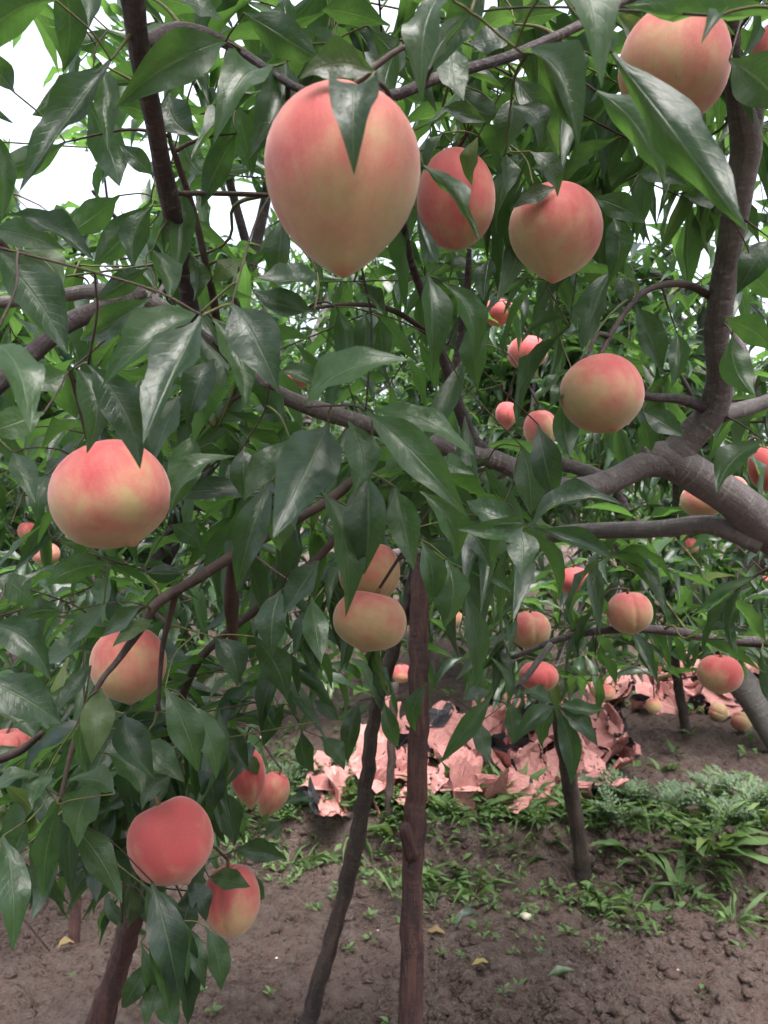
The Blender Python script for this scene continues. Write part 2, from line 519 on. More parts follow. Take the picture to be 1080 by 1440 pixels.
# ------------------------------------------------------------------ peaches: data first, they also keep leaves from hiding them
# cx, cy, width px, height px, distance, tip right (deg), tip toward camera (deg), suture azimuth, blush, shape, label
PE = [
 (480,270,224,264,.47,  2, 12,  24,.62,'heart','largest pale pink peach with pointed tip, a leaf hanging over its top'),
 (640,286,112,150,.82,  0, 20,  30,1.0,'round','coral red peach partly hidden behind the largest peach'),
 (782,334,130,140,.74, -6, 10, 150,.62,'point','round rosy topped peach with small dark tip, hanging alone under the leafy top twig'),
 (948, 98,148,160,.66, -8,  5, 120,.58,'round','pale pink and tan peach hanging against the upright branch, leaf across it'),
 (1092, 84, 66, 96,.90,  0,  0,  90,.80,'round','pink peach on the far side of the upright branch'),
 (849,558,116,110,.84, 14, 15, 170,.60,'round','smooth salmon peach hanging above the fork of the thick grey limb'),
 (160,703,160,150,.62, 28, 10, 150,.66,'wide','broad peach with crimson shoulders and tan base under a dark leaf tip'),
 (182,938,102,106,.92,  5, 10, 160,.45,'round','orange peach with pink top crossed by a thin dark twig'),
 (243,1188,114,116,.86, 25, 10, 150,.98,'wide','bright red peach above the leaning brown prop, tip to one side'),
 (326,1270, 78, 96,1.22,  8, 10, -10,.80,'round','red peach with a dark leaf across its top, below the bright red one'),
 (349,1097, 50, 86,1.62,  6,  0,  40,.80,'point','slender red peach in front of a yellow one, on the low twig'),
 (381,1120, 46, 66,1.70,-20,  5,  10,.42,'point','yellow peach with a red suture tucked behind the slender red peach'),
 (518,808, 86, 90,1.16,-10,  0,  60,.28,'round','upper peach of the golden pair touching, beside the reddish prop'),
 (519,877,104, 84,1.06,-12, 10,  80,.26,'wide','lower peach of the golden pair touching, beside the reddish prop'),
 (745,888, 58, 54,1.70,  0,  0,   6,.40,'round','cream and red striped peach above a thin forked grey twig'),
 (885,864, 64, 60,1.55,  6,  0,   0,.40,'round','peach with a deep suture resting above the long horizontal twig'),
 (806,820, 48, 44,2.05,  0,  0,  10,.85,'point','small bright coral peach half hidden by pointed leaves'),
 (1013,950, 60, 54,1.62,  0,  0, 120,.62,'round','dusky rose peach hanging over the grey leaning trunk'),
 (1078,662, 46, 66,1.50, 10,  0,  90,.88,'round','vivid red peach beside the thick grey limb'),
 (757,953, 56, 42,1.85,  0,  0,  20,.85,'round','reddish peach behind the forked grey twig'),
 (920,925, 26, 24,3.10,  0,  0,  40,.35,'round',None),
 (634,865, 32, 44,2.60,  0,  0,  60,.40,'round','orange peach seen just behind the reddish prop'),
 (565,948, 28, 26,3.00,  0,  0,  60,.55,'round',None),
 (919,993, 22, 22,3.30,  0,  0,  60,.02,'round','small green unripe peach above the soil'),
 (700,441, 50, 36,1.95,  0,  0,  40,.85,'round',None),
 (741,498, 56, 48,1.90,  0,  0,  40,.8,'round',None),
 (712,586, 32, 40,2.10,  0,  0,  40,.85,'point',None),
 (760,608, 48, 60,1.75,  5,  0,  40,.45,'point','orange peach split by a leaf, below the salmon peach'),
 (412,534, 52, 30,1.70,  0,  0,  60,.75,'round','coral peach peeping over a branch beside a folded leaf'),
 ( 64,780, 38, 32,2.30,  0,  0,  60,.50,'round',None),
 ( 38,748, 26, 26,2.60,  0,  0,  60,.60,'round',None),
 (168,801, 26, 24,2.80,  0,  0,  60,.75,'round',None),
 (145,1166, 34, 40,1.55,  0,  0,  60,.45,'round',None),
 ( 10,1049, 66, 40,1.25,  0,  0,  60,.60,'wide','orange peach at the lowest outer twig beside a dark branch'),
 (180,1234, 32, 40,1.60,  0,  0,  60,.40,'round',None),
 ( 80,968, 26, 22,2.60,  0,  0,  60,.65,'round',None),
 (1028,690, 44, 40,1.70,  0,  0,  60,.40,'round',None),
 (988,706, 60, 50,1.75,  0,  0,  60,.40,'round','tan peach half hidden behind the thick grey limb'),
 (970,768, 24, 22,2.90,  0,  0,  60,.55,'round',None),
 (848,974, 34, 24,2.90,  0,  0,  60,.30,'round',None),
 (1076,824, 22, 30,2.60,  0,  0,  60,.35,'round',None),
 (975,690, 26, 24,2.40,  0,  0,  60,.50,'round',None),
]

pk = lambda p: .16 if not p[10] else (.56 if p[4] < 1.5 else .44)
PEA = np.array([[p[0], p[1], p[2] * pk(p), p[3] * pk(p), p[4]] for p in PE])
def in_peach(px, d):
    """px (n,2), d (n,) -> True where a point hides a peach"""
    q = ((px[:, None, 0] - PEA[:, 0]) / PEA[:, 2]) ** 2 + ((px[:, None, 1] - PEA[:, 1]) / PEA[:, 3]) ** 2
    return ((q < 1) & (d[:, None] < PEA[:, 4] + .04)).any(1)

# sky windows and clear views (photo pixel boxes) that filler leaves nearer than dmax stay out of
CLEAR = [(0,70,48,200,9),(20,215,120,300,9),(150,225,200,300,9),(295,280,372,340,9),(355,335,420,420,1.6),
         (790,640,1080,760,1.22),(1000,180,1065,640,1.1),(560,800,612,1440,1.9),
         (380,1062,1080,1440,9),(470,1015,900,1200,9),(850,965,1080,1200,9),
         (300,1240,560,1440,9),(0,1345,560,1440,9),(330,1190,430,1300,2.5)]

CLA = np.array(CLEAR, float)
def blocked(b, t, w):
    b = np.array(b); t = np.array(t)
    k = np.linspace(0.05, 1, 6)[:, None]
    pts = b * (1 - k) + t * k
    if (pts[:, 1] < .25).any(): return False
    px = proj(pts); d = pts[:, 1]
    if in_peach(px, d).any(): return True
    c = CLA
    x, y = px[:, 0:1], px[:, 1:2]
    return bool(((x > c[:, 0]) & (x < c[:, 2]) & (y > c[:, 1]) & (y < c[:, 3]) & (d[:, None] < c[:, 4])).any())

# ------------------------------------------------------------------ foreground peach tree
fg = empty('peach_tree', (1.02, 1.36, 0.0))
tag(fg, 'spreading peach tree whose thick grey limb forks and carries the largest fruit', 'peach tree')
NET_P, NET_R = [], []            # attachment network of the tree: points and radii
class Net:
    def __init__(s): s.p, s.r = [], []
    def add(s, pts, rad):
        for a, r in zip(pts, np.broadcast_to(rad, (len(pts),))): s.p.append(a); s.r.append(r)
    def near(s, q, bias=None):
        A = np.array(s.p); d = np.linalg.norm(A - q, axis=1)
        i = int(np.argmin(d)); return A[i], s.r[i], d[i]
net = Net()

def branch(px_pts, w, mat, parent, network, name='branch', sides=10, sub=7, wob=.10, world_pts=False):
    """px_pts: (px,py,d) rows, w: thickness in photo pixels at each row"""
    pts = np.array(px_pts, float) if world_pts else np.array([P(*p) for p in px_pts])
    dd = np.ones(len(pts)) if world_pts else np.array([p[2] for p in px_pts])
    rad = np.array(w, float) / 2 * (1 if world_pts else dd / F)
    cp = catmull(pts, sub)
    t = np.linspace(0, len(pts) - 1, len(cp))
    cr = np.interp(t, np.arange(len(pts)), rad)
    V, Fc, UV = tube(cp, cr, sides, wob, random.randrange(99))
    o = link(name, mesh_from(name, V, Fc, mat, True, UV), parent)
    if network: network.add(cp, cr)
    return o

# trunk and main limb (trunk stands just outside the picture)
branch([(1.02,1.36,-.05),(1.00,1.36,.35),(.95,1.33,.75),(.86,1.29,1.02),(.78,1.26,1.17)], [.15,.125,.115,.10,.082], M_limb, fg, net, 'trunk', 14, 8, .08, True)
branch([(1225,845,1.26),(1150,795,1.24),(1085,748,1.21),(1035,705,1.20),(985,672,1.20),(935,645,1.20),(905,648,1.2)], [70,64,57,52,48,48,34], M_limb, fg, net, sides=14)
branch([(955,650,1.20),(905,655,1.19),(870,672,1.18),(820,688,1.16),(770,682,1.13),(705,650,1.10),(650,634,1.08),(560,610,1.03),(430,570,.95),(360,535,.90),(290,480,.85),(235,438,.82),(190,414,.83),(130,410,.86),(60,420,.88),(-60,430,.9)],
       [43,37,34,32,29,26,25,23,24,23,22,22,22,20,17,14], M_limb, fg, net, sides=12)
branch([(930,660,1.20),(965,620,1.19),(1000,580,1.17),(1013,530,1.14),(1008,465,1.10),(1022,375,1.05),(1042,255,.98),(1050,195,.95),(1030,100,.90),(1028,20,.86),(1020,-120,.8)],
       [46,42,40,36,34,36,40,42,26,24,20], M_limb, fg, net, sides=12)
branch([(1046,225,.97),(1062,150,.96),(1082,70,.97),(1110,-40,1.0)], [34,26,22,18], M_bark, fg, net)
branch([(1012,585,1.17),(1045,575,1.2),(1090,560,1.24),(1180,520,1.3)], [24,22,20,16], M_limb, fg, net)
branch([(1005,578,1.17),(960,562,1.14),(915,558,1.12),(860,548,1.1),(800,560,1.1)], [18,14,12,8,5], M_bark, fg, net)
branch([(1004,420,1.09),(970,402,1.05),(935,400,1.0),(900,415,.96),(868,455,.92),(842,503,.88)], [12,11,10,9,8,7], M_twig, fg, net)
branch([(1070,765,1.21),(1000,738,1.24),(920,744,1.32),(820,748,1.44),(700,762,1.62),(590,775,1.74),(480,790,1.82),(380,800,1.9)], [34,28,24,23,20,17,13,8], M_limb, fg, net)
branch([(860,678,1.22),(800,655,1.26),(740,648,1.3),(640,700,1.32),(560,720,1.34)], [20,20,18,13,9], M_limb, fg, net)
branch([(710,655,1.10),(668,622,1.09),(645,570,1.06),(622,500,1.02),(600,430,.98),(575,355,.92),(560,250,.86)], [22,20,18,15,12,10,8], M_bark, fg, net)
branch([(636,540,1.05),(648,470,1.03),(657,400,1.0),(660,350,.98)], [12,11,10,7], M_bark, fg, net)
branch([(622,485,1.02),(560,440,.98),(500,428,.93),(420,436,.9)], [9,8,6,5], M_twig, fg, net)
branch([(272,455,.84),(262,400,.80),(240,290,.72),(214,160,.64),(196,70,.58),(185,-30,.54),(175,-160,.5)], [24,24,27,28,32,36,38], M_bark, fg, net)
branch([(200,62,.58),(250,42,.60),(300,52,.62),(345,78,.62),(380,100,.61),(430,128,.58),(520,142,.54)], [22,20,17,14,12,11,9], M_bark, fg, net)
branch([(1025,-60,.83),(920,-20,.74),(810,38,.62),(720,78,.57),(620,108,.54),(545,136,.52),(470,128,.5),(410,140,.5)], [16,15,14,15,15,16,10,6], M_bark, fg, net)
branch([(200,414,.82),(165,425,.80),(100,452,.77),(60,485,.75),(15,525,.73),(-70,600,.7)], [24,26,27,26,26,26], M_bark, fg, net)
branch([(82,462,.76),(58,425,.74),(28,380,.72),(0,340,.70),(-50,270,.68)], [16,14,13,13,12], M_twig, fg, net)
branch([(305,455,.85),(300,420,.83),(288,365,.80),(270,290,.78),(240,200,.74)], [12,11,10,10,8], M_twig, fg, net)
branch([(250,272,.72),(300,272,.80),(370,274,.88),(420,276,.92)], [8,7,7,5], M_twig, fg, net)
branch([(400,600,.92),(380,545,.90),(330,560,.84),(300,600,.8)], [12,9,7,5], M_twig, fg, net)
branch([(560,612,1.03),(480,690,.96),(400,740,.9),(330,780,.85),(275,815,.84),(222,848,.83),(195,888,.82),(165,930,.8),(140,962,.78),(105,1040,.76),(85,1125,.74)], [14,14,14,16,16,15,13,9,8,7,6], M_twig, fg, net)
branch([(246,838,.84),(238,870,.85),(228,915,.86),(222,1000,.86)], [11,9,7,5], M_twig, fg, net)
branch([(540,640,1.04),(480,745,1.04),(430,800,1.04),(370,850,1.04),(285,922,1.04),(250,1000,1.08),(222,1100,1.16),(208,1215,1.24),(205,1270,1.25)], [12,12,12,12,12,12,11,10,6], M_twig, fg, net)
branch([(330,780,.85),(325,850,.92),(330,930,1.0)], [18,22,8], M_twig, fg, net)
branch([(1010,900,1.7),(950,888,1.62),(880,884,1.58),(800,895,1.58),(720,925,1.6)], [14,13,12,10,6], M_bark, fg, net)
branch([(1250,900,1.5),(1120,905,1.65),(1010,900,1.7)], [24,19,15], M_bark, fg, net)
branch([(775,905,1.58),(745,945,1.56),(720,975,1.56)], [9,10,6], M_greybark, fg, net)
branch([(60,1030,.95),(20,1060,.98),(-60,1085,1.0)], [8,12,14], M_twig, fg, net)
# limbs of the same tree outside the picture
branch([(.95,1.34,.75),(1.2,1.5,1.3),(1.5,1.7,1.9),(1.7,1.8,2.5)], [.085,.07,.045,.02], M_limb, fg, net, world_pts=True)
branch([(.86,1.29,1.02),(.95,1.0,1.5),(.9,.7,2.0),(.7,.4,2.4)], [.07,.055,.035,.015], M_limb, fg, net, world_pts=True)
branch([(-.09,.5,1.83),(-.15,.42,2.0),(-.2,.35,2.3)], [.018,.014,.006], M_bark, fg, net, world_pts=True)

# hero leaves: base px, tip px, width px, distance, tip-depth change, roll
HL = [
 (318,58,163,150,74,.60,-.03,10),(376,108,300,203,62,.60,-.03,35),(156,85,26,272,56,.55,-.04,35),(82,-45,88,102,54,.56,.02,5),
 (146,92,152,212,42,.62,.0,20),(118,128,168,262,60,.80,0,170),(78,0,-45,112,72,.52,0,160),(142,88,45,162,54,.76,0,170),
 (128,-15,124,42,34,.6,0,20),(-40,145,20,174,20,.6,0,30),(92,200,-42,242,46,.72,0,160),(-12,180,2,312,34,.6,0,20),
 (8,302,132,366,42,.62,-.02,40),(-10,322,92,352,52,.66,0,30),(168,275,100,326,52,.82,0,165),(212,284,132,372,56,.84,0,170),
 (214,290,188,376,48,.80,0,175),(255,262,246,402,44,.74,0,10),(216,248,168,204,34,.82,0,20),(238,132,280,192,64,.70,0,20),
 (332,188,283,292,46,.76,0,165),(252,178,288,246,46,.90,0,175),(334,148,356,248,50,.80,0,15),(242,-8,312,28,36,.55,0,50),
 (196,-12,292,16,62,.62,0,165),(152,42,98,62,32,.8,0,170),(212,162,166,150,34,.85,0,170),(20,130,-30,60,40,.7,0,160),
 (343,18,452,86,66,.56,0,165),(548,36,453,14,46,.66,0,168),(528,102,420,112,64,.43,0,40),(506,122,498,246,78,.41,-.015,8),
 (628,-14,594,142,56,.43,-.01,30),(684,-24,608,102,58,.46,0,20),(662,18,604,98,26,.45,0,150),(636,62,652,142,54,.50,0,20),
 (622,150,684,172,30,.56,0,20),(672,192,664,262,30,.72,0,15),(594,232,674,342,30,.52,0,160),(584,292,613,366,28,.50,0,165),
 (622,188,597,242,24,.7,0,60),(722,136,704,222,50,.64,0,15),(711,216,713,272,30,.64,0,20),(402,88,350,224,62,.62,0,20),
 (396,310,386,402,46,.66,0,20),(640,118,704,158,50,.72,0,170),(664,58,726,28,36,.62,0,165),(562,56,545,126,50,.60,0,165),
 (516,36,560,104,44,.64,0,170),(575,84,618,60,30,.66,0,170),(470,60,400,40,46,.66,0,165),(480,20,520,72,40,.7,0,160),
 (772,-24,846,124,84,.43,-.02,-30),(734,74,812,214,58,.46,-.02,35),(860,74,1051,326,82,.42,-.02,165),(838,128,934,268,64,.50,0,165),
 (1110,16,876,8,42,.42,0,150),(1012,22,986,62,24,.42,0,40),(1026,84,1100,156,86,.62,0,10),(720,108,786,222,50,.72,0,20),
 (718,150,757,208,40,.62,0,30),(745,213,784,277,34,.66,0,30),(782,263,718,294,30,.70,0,30),(834,278,908,314,44,.84,0,15),
 (862,305,855,402,46,.86,0,15),(898,245,968,262,44,.9,0,20),(1012,262,960,274,44,.9,0,20),(800,58,806,124,34,.6,0,20),
 (724,34,792,18,42,.62,0,165),(700,-14,742,26,44,.64,0,165),(658,62,732,36,40,.6,0,-40),(905,55,868,20,30,.7,0,20),
 (124,512,197,660,70,.50,-.02,10),(106,518,122,638,60,.52,0,20),(284,444,201,624,70,.48,-.03,-25),(282,440,143,545,58,.51,-.02,30),
 (326,428,392,552,86,.48,-.03,15),(298,448,346,574,54,.53,0,15),(-14,345,96,498,80,.45,0,15),(-14,485,42,608,72,.42,-.02,-20),
 (62,580,-30,612,54,.55,0,20),(26,350,88,412,56,.72,0,165),(206,378,133,424,40,.68,0,165),(212,418,112,478,50,.60,0,25),
 (96,524,32,548,46,.6,0,20),(302,505,264,604,52,.72,0,15),(252,555,213,656,46,.76,0,20),(272,608,240,718,56,.70,0,10),
 (332,642,238,722,30,.60,0,40),(342,628,346,706,52,.60,0,15),(338,368,298,398,34,.8,0,30),(214,352,238,424,42,.7,0,20),
 (267,355,272,424,36,.75,0,165),(18,636,50,708,42,.7,0,20),(66,668,52,734,44,.8,0,20),(100,640,60,690,30,.8,0,40),
 (462,595,384,757,96,.50,-.03,8),(490,592,499,694,60,.50,0,20),(514,578,657,727,64,.52,-.03,15),(524,578,668,642,46,.56,0,40),
 (430,572,577,506,56,.47,-.02,35),(383,528,458,562,32,.56,0,30),(442,438,353,408,48,.60,0,20),(446,384,356,392,38,.62,0,40),
 (498,396,542,442,24,.52,0,50),(602,388,607,528,52,.72,0,15),(622,398,666,514,42,.76,0,20),(676,442,672,548,46,.82,0,15),
 (688,362,680,424,36,.8,0,20),(474,432,480,534,42,.82,0,170),(511,438,500,514,38,.82,0,20),(534,446,542,516,38,.84,0,170),
 (516,664,512,808,70,.56,0,10),(452,690,486,868,50,.58,0,20),(556,685,582,802,54,.56,0,15),(408,618,343,704,48,.56,0,20),
 (382,676,333,832,54,.55,0,20),(430,700,394,776,50,.6,0,15),(622,648,668,668,34,.6,0,20),(590,690,640,790,50,.62,0,20),
 (756,596,780,704,52,.82,0,10),(734,628,746,724,62,.86,0,15),(796,556,802,644,46,.92,0,165),(904,578,962,614,40,1.0,0,20),
 (908,588,916,636,34,1.0,0,165),(806,518,764,560,20,.86,0,50),(808,520,770,580,24,.86,0,50),(894,428,932,524,46,.96,0,15),
 (952,468,944,545,34,1.0,0,20),(868,388,884,436,30,.95,0,20),(864,376,818,494,44,.95,0,165),(1046,376,1090,424,44,.95,0,165),
 (1030,470,1062,556,52,1.05,0,165),(1084,336,1036,414,50,.95,0,15),(1020,448,1090,494,46,1.0,0,165),(1074,618,1008,694,50,1.1,0,30),
 (-25,955,88,1020,74,.56,0,15),(-20,880,72,958,62,.60,0,15),(-10,812,48,856,46,.65,0,20),(146,848,95,912,34,.70,0,-30),
 (118,896,58,938,34,.70,0,-30),(128,936,74,1008,30,.70,0,-30),(142,968,128,1074,54,.70,0,15),(118,1000,124,1086,34,.68,0,-35),
 (174,1004,218,1096,58,.74,0,10),(232,968,278,1086,58,.78,0,20),(264,988,304,1096,48,.80,0,20),(300,896,333,966,52,.86,0,15),
 (203,805,258,806,34,.84,0,165),(152,793,63,824,46,.70,0,165),(90,862,24,874,36,.75,0,165),(200,850,143,896,34,.80,0,20),
 (216,872,158,910,28,.82,0,20),(240,738,282,770,36,.9,0,165),(448,788,398,864,48,.70,0,15),(396,828,384,926,52,.76,0,20),
 (438,838,452,934,46,.80,0,165),(358,895,404,984,52,.88,0,160),(628,786,624,884,62,.72,0,10),(592,760,604,850,44,.7,0,20),
 (672,776,682,874,46,.80,0,165),(730,743,733,812,54,.60,0,-15),(752,743,864,790,34,.60,0,30),(742,744,878,711,34,.60,0,40),
 (736,736,656,704,46,.60,0,20),(736,740,640,744,44,.62,0,25),(735,738,690,790,40,.62,0,20),(640,730,690,800,46,.66,0,20),
 (782,993,721,1048,32,1.3,0,15),(780,995,764,1054,34,1.3,0,15),(784,996,803,1104,36,1.3,-.02,10),(786,994,840,1050,32,1.3,0,15),
 (784,990,852,996,24,1.3,0,35),(778,990,735,975,26,1.35,0,25),(692,976,618,1074,34,1.32,0,15),(676,1015,690,1072,32,1.34,0,15),
 (716,985,722,1046,30,1.36,0,20),(690,972,650,985,24,1.34,0,20),(506,985,489,1074,32,1.34,0,15),(440,985,476,1014,28,1.34,0,15),(424,1026,442,1086,32,1.3,0,15),
 (450,1036,484,1084,34,1.3,0,15),(540,985,560,1050,30,1.4,0,15),(600,960,585,1030,30,1.4,0,15),(400,990,370,1050,34,1.2,0,15),
 (82,1132,62,1264,44,.70,0,-20),(92,1150,172,1270,48,.76,0,165),(162,1116,94,1098,42,.70,0,-25),(76,1086,46,1138,34,.70,0,-25),
 (60,1092,-20,1134,24,.7,0,50),(4,1176,18,1338,54,.62,0,15),(38,1156,16,1206,34,.66,0,20),(40,1186,44,1296,44,.72,0,165),
 (240,1090,200,1140,40,.84,0,15),(214,1240,252,1404,62,.80,0,10),(242,1275,262,1404,48,.84,0,20),(204,1246,232,1350,52,.82,0,15),
 (256,1296,288,1392,34,.86,0,20),(216,1345,172,1418,36,.84,0,20),(226,1365,203,1446,32,.84,0,15),(234,1372,250,1450,46,.82,0,20),
 (290,1304,311,1394,38,.86,0,15),(274,1255,262,1318,46,.9,0,20),(262,1238,290,1296,40,.9,0,20),
 (294,1233,352,1247,34,1.14,0,20),(345,1204,392,1186,26,1.5,0,20),(328,1198,404,1208,36,1.4,0,20),(338,1226,372,1264,30,1.45,0,20),
 (398,1132,444,1128,18,1.6,0,-40),(372,1150,392,1180,24,1.6,0,20),(345,1060,362,1092,20,1.58,0,20),(120,1190,135,1270,34,.85,0,165),
 (220,1260,262,1385,32,.82,0,20),(236,1300,278,1366,28,.86,0,20),(208,1290,238,1424,36,.80,0,20),(246,1330,264,1442,32,.83,0,15),(198,1325,216,1402,26,.84,0,20),(150,1060,200,1120,48,.8,0,15),(200,1040,260,1100,46,.85,0,20),(280,1060,300,1140,44,.95,0,20),(300,1110,330,1190,46,1.1,0,20),
 (30,1090,70,1180,44,.8,0,165),(0,1100,60,1220,46,.85,0,165),(310,1020,350,1085,40,1.1,0,15),
]
lv = Leaves()
for bx, by, tx, ty, w, d, dd, roll in HL:
    b, t = P(bx, by, d), P(tx, ty, d + dd + random.uniform(-.035, .02))
    x = (t - b) / np.linalg.norm(t - b)
    vw = np.array([0, 0, CAMZ]) - (b + t) / 2; vw /= np.linalg.norm(vw)
    roll = roll + random.uniform(-14, 14)
    z = Vector(vw - x * vw.dot(x)).normalized()
    z1, z2 = z.copy(), z.copy()
    z1.rotate(Quaternion(Vector(x), R(roll))); z2.rotate(Quaternion(Vector(x), R(-roll)))
    z = z1 if z1.z > z2.z else z2            # upper side turned to the sky
    ww = w * d / F / max(abs(math.cos(R(roll))), .6) * .84
    lv.add(b, t, np.array(z), ww, None, True)

# twig network growing out to every hero leaf, then to every near peach
def grow(q, network, parent, r0, r1, mat, maxd=9, up=.12):
    p, pr, dist = network.near(q)
    if dist < max(.012, pr * 1.3) or dist > maxd: return
    A = np.array(network.p); dq = np.linalg.norm(A - q, axis=1)
    for i in np.argsort(dq)[:400:5]:          # nearest point with a way that passes no fruit in front
        kk = np.linspace(.0, .8, 8)[:, None]; ln = A[i] * (1 - kk) + q * kk
        if (ln[:, 1] > .2).all() and not in_peach(proj(ln), ln[:, 1]).any():
            p, pr, dist = A[i], network.r[i], dq[i]; break
    for k in range(14):                       # bend aside rather than cross in front of a fruit
        m = (p + q) / 2 + np.array([random.uniform(-.1, .1) * (1 + k * .5), random.uniform(-.1, .1) + .06 * k, up + random.uniform(-.05, .09) * k]) * dist
        cp = catmull([p, p * .6 + m * .4 + np.array([0, 0, .03 * dist]), m, q], 4)
        if not in_peach(proj(cp[2:-3]), cp[2:-3, 1]).any(): break
    else:
        if dist < .4: return
    cr = np.linspace(min(r0, pr), r1, len(cp))
    V, Fc, UV = tube(cp, cr, 6)
    link('twig', mesh_from('twig', V, Fc, mat, True, UV), parent)
    network.add(cp, cr)
order = sorted(range(len(lv.b)), key=lambda i: net.near(lv.b[i])[2])
for i in order:
    grow(lv.b[i], net, fg, .0024, .0008, M_gtwig if net.near(lv.b[i])[2] < .06 else M_twig, up=.05)

# filler sprays: x0,y0,x1,y1,d0,d1,count,leaves
SP = [(-60,-60,380,60,.75,1.1,6,8),(60,60,380,260,.9,1.3,7,8),(380,-80,720,120,.7,1.2,14,9),(720,-80,1120,240,.75,1.4,20,10),
      (560,60,1100,420,1.0,1.7,34,10),(-60,310,360,450,.9,1.3,9,9),(-60,480,400,720,.75,1.3,13,9),
      (380,420,740,640,1.2,1.6,4,8),(340,620,740,800,.75,1.3,16,10),(740,380,1100,620,1.2,1.7,7,9),
      (-60,740,360,1000,1.0,1.7,16,9),(300,760,560,1010,1.0,1.6,14,10),(-60,1000,330,1230,.9,1.6,28,10),
      (600,760,1100,960,1.35,1.9,20,10),(560,860,760,990,1.4,1.9,9,9),(150,1180,300,1330,.85,1.1,9,10),(180,1000,330,1160,.95,1.3,10,10),(400,880,1080,1000,1.7,2.3,32,11),(-60,880,400,1090,1.6,2.4,16,10),(600,780,1080,900,1.8,2.4,12,10)]
def spray(center, nl, network, parent, leaves, L0=.138, twig_mat=None, check=True):
    p, pr, dist = network.near(center)
    d0 = center - p
    if dist < .05: d0 = rng.normal(size=3); d0[2] = abs(d0[2]) * .4
    d0 = d0 / (np.linalg.norm(d0) + 1e-9)
    side = rng.normal(size=3) * .5; side[2] = rng.uniform(-.5, .25)
    end = center + (d0 * .6 + side) * rng.uniform(.12, .24)
    cp = catmull([p, p * .5 + center * .5 + np.array([0, 0, .10 * dist + .01]), center, end], 6)
    if blocked(center, end, .02) or in_peach(proj(cp), cp[:, 1]).any(): return
    cr = np.linspace(min(.0035, pr), .0012, len(cp))
    V, Fc, UV = tube(cp, cr, 6)
    link('twig', mesh_from('twig', V, Fc, twig_mat or (M_gtwig if random.random() < .4 else M_twig), True, UV), parent)
    network.add(cp, cr)
    for k in range(nl):
        s = 1 - (k / nl) ** 1.2 * min(.62, .30 / max(dist, .1))
        j = s * (len(cp) - 1); i = min(int(j), len(cp) - 2)
        b = cp[i] + (cp[i + 1] - cp[i]) * (j - i)
        tdir = cp[i + 1] - cp[i]; tdir /= np.linalg.norm(tdir) + 1e-9
        rad = rng.normal(size=3); rad -= tdir * rad.dot(tdir); rad /= np.linalg.norm(rad)
        dirv = tdir * rng.uniform(.2, .7) + rad * .75 + np.array([0, 0, -rng.uniform(.2, 1.0)])
        dirv /= np.linalg.norm(dirv)
        L = L0 * rng.uniform(.7, 1.15)
        t = b + dirv * L
        if check and blocked(b, t, .03): continue
        nrm = np.array([0, 0, 1.0]) * .9 + rad * .3 + rng.normal(size=3) * .45
        leaves.add(b, t, nrm, L * rng.uniform(.17, .24))
for x0, y0, x1, y1, d0, d1, n, k in SP:
    for _ in range(n):
        spray(P(rng.uniform(x0, x1), rng.uniform(y0, y1), rng.uniform(d0, d1)), k, net, fg, lv)
branch([(.7,.4,2.4),(.35,.1,2.55),(-.1,-.1,2.62),(-.6,-.1,2.6)], [.016,.013,.010,.005], M_bark, fg, net, world_pts=True)  # unseen limbs and leaves overhead, added to shade the foreground
branch([(-.2,.35,2.3),(-.45,.55,2.35),(-.8,.75,2.4),(-1.2,.9,2.4)], [.010,.009,.007,.004], M_bark, fg, net, world_pts=True)
branch([(.95,.9,1.75),(.5,.75,2.15),(.1,.75,2.3),(-.3,.8,2.4)], [.022,.015,.011,.006], M_bark, fg, net, world_pts=True)
for _ in range(260):
    q = np.array([rng.uniform(-1.4, 1.3), rng.uniform(-.7, 1.3), rng.uniform(1.95, 2.8)])
    if q[2] > CAMZ + .665 * max(q[1], .3) + .16: spray(q, 12, net, fg, lv)
# leaves on the limbs above and beside the picture
for _ in range(46):
    q = np.array([rng.uniform(-.2, 1.9), rng.uniform(.3, 2.0), rng.uniform(1.95, 2.6)])
    if proj(q)[1] < -40 or proj(q)[0] > 1120: spray(q, 11, net, fg, lv)

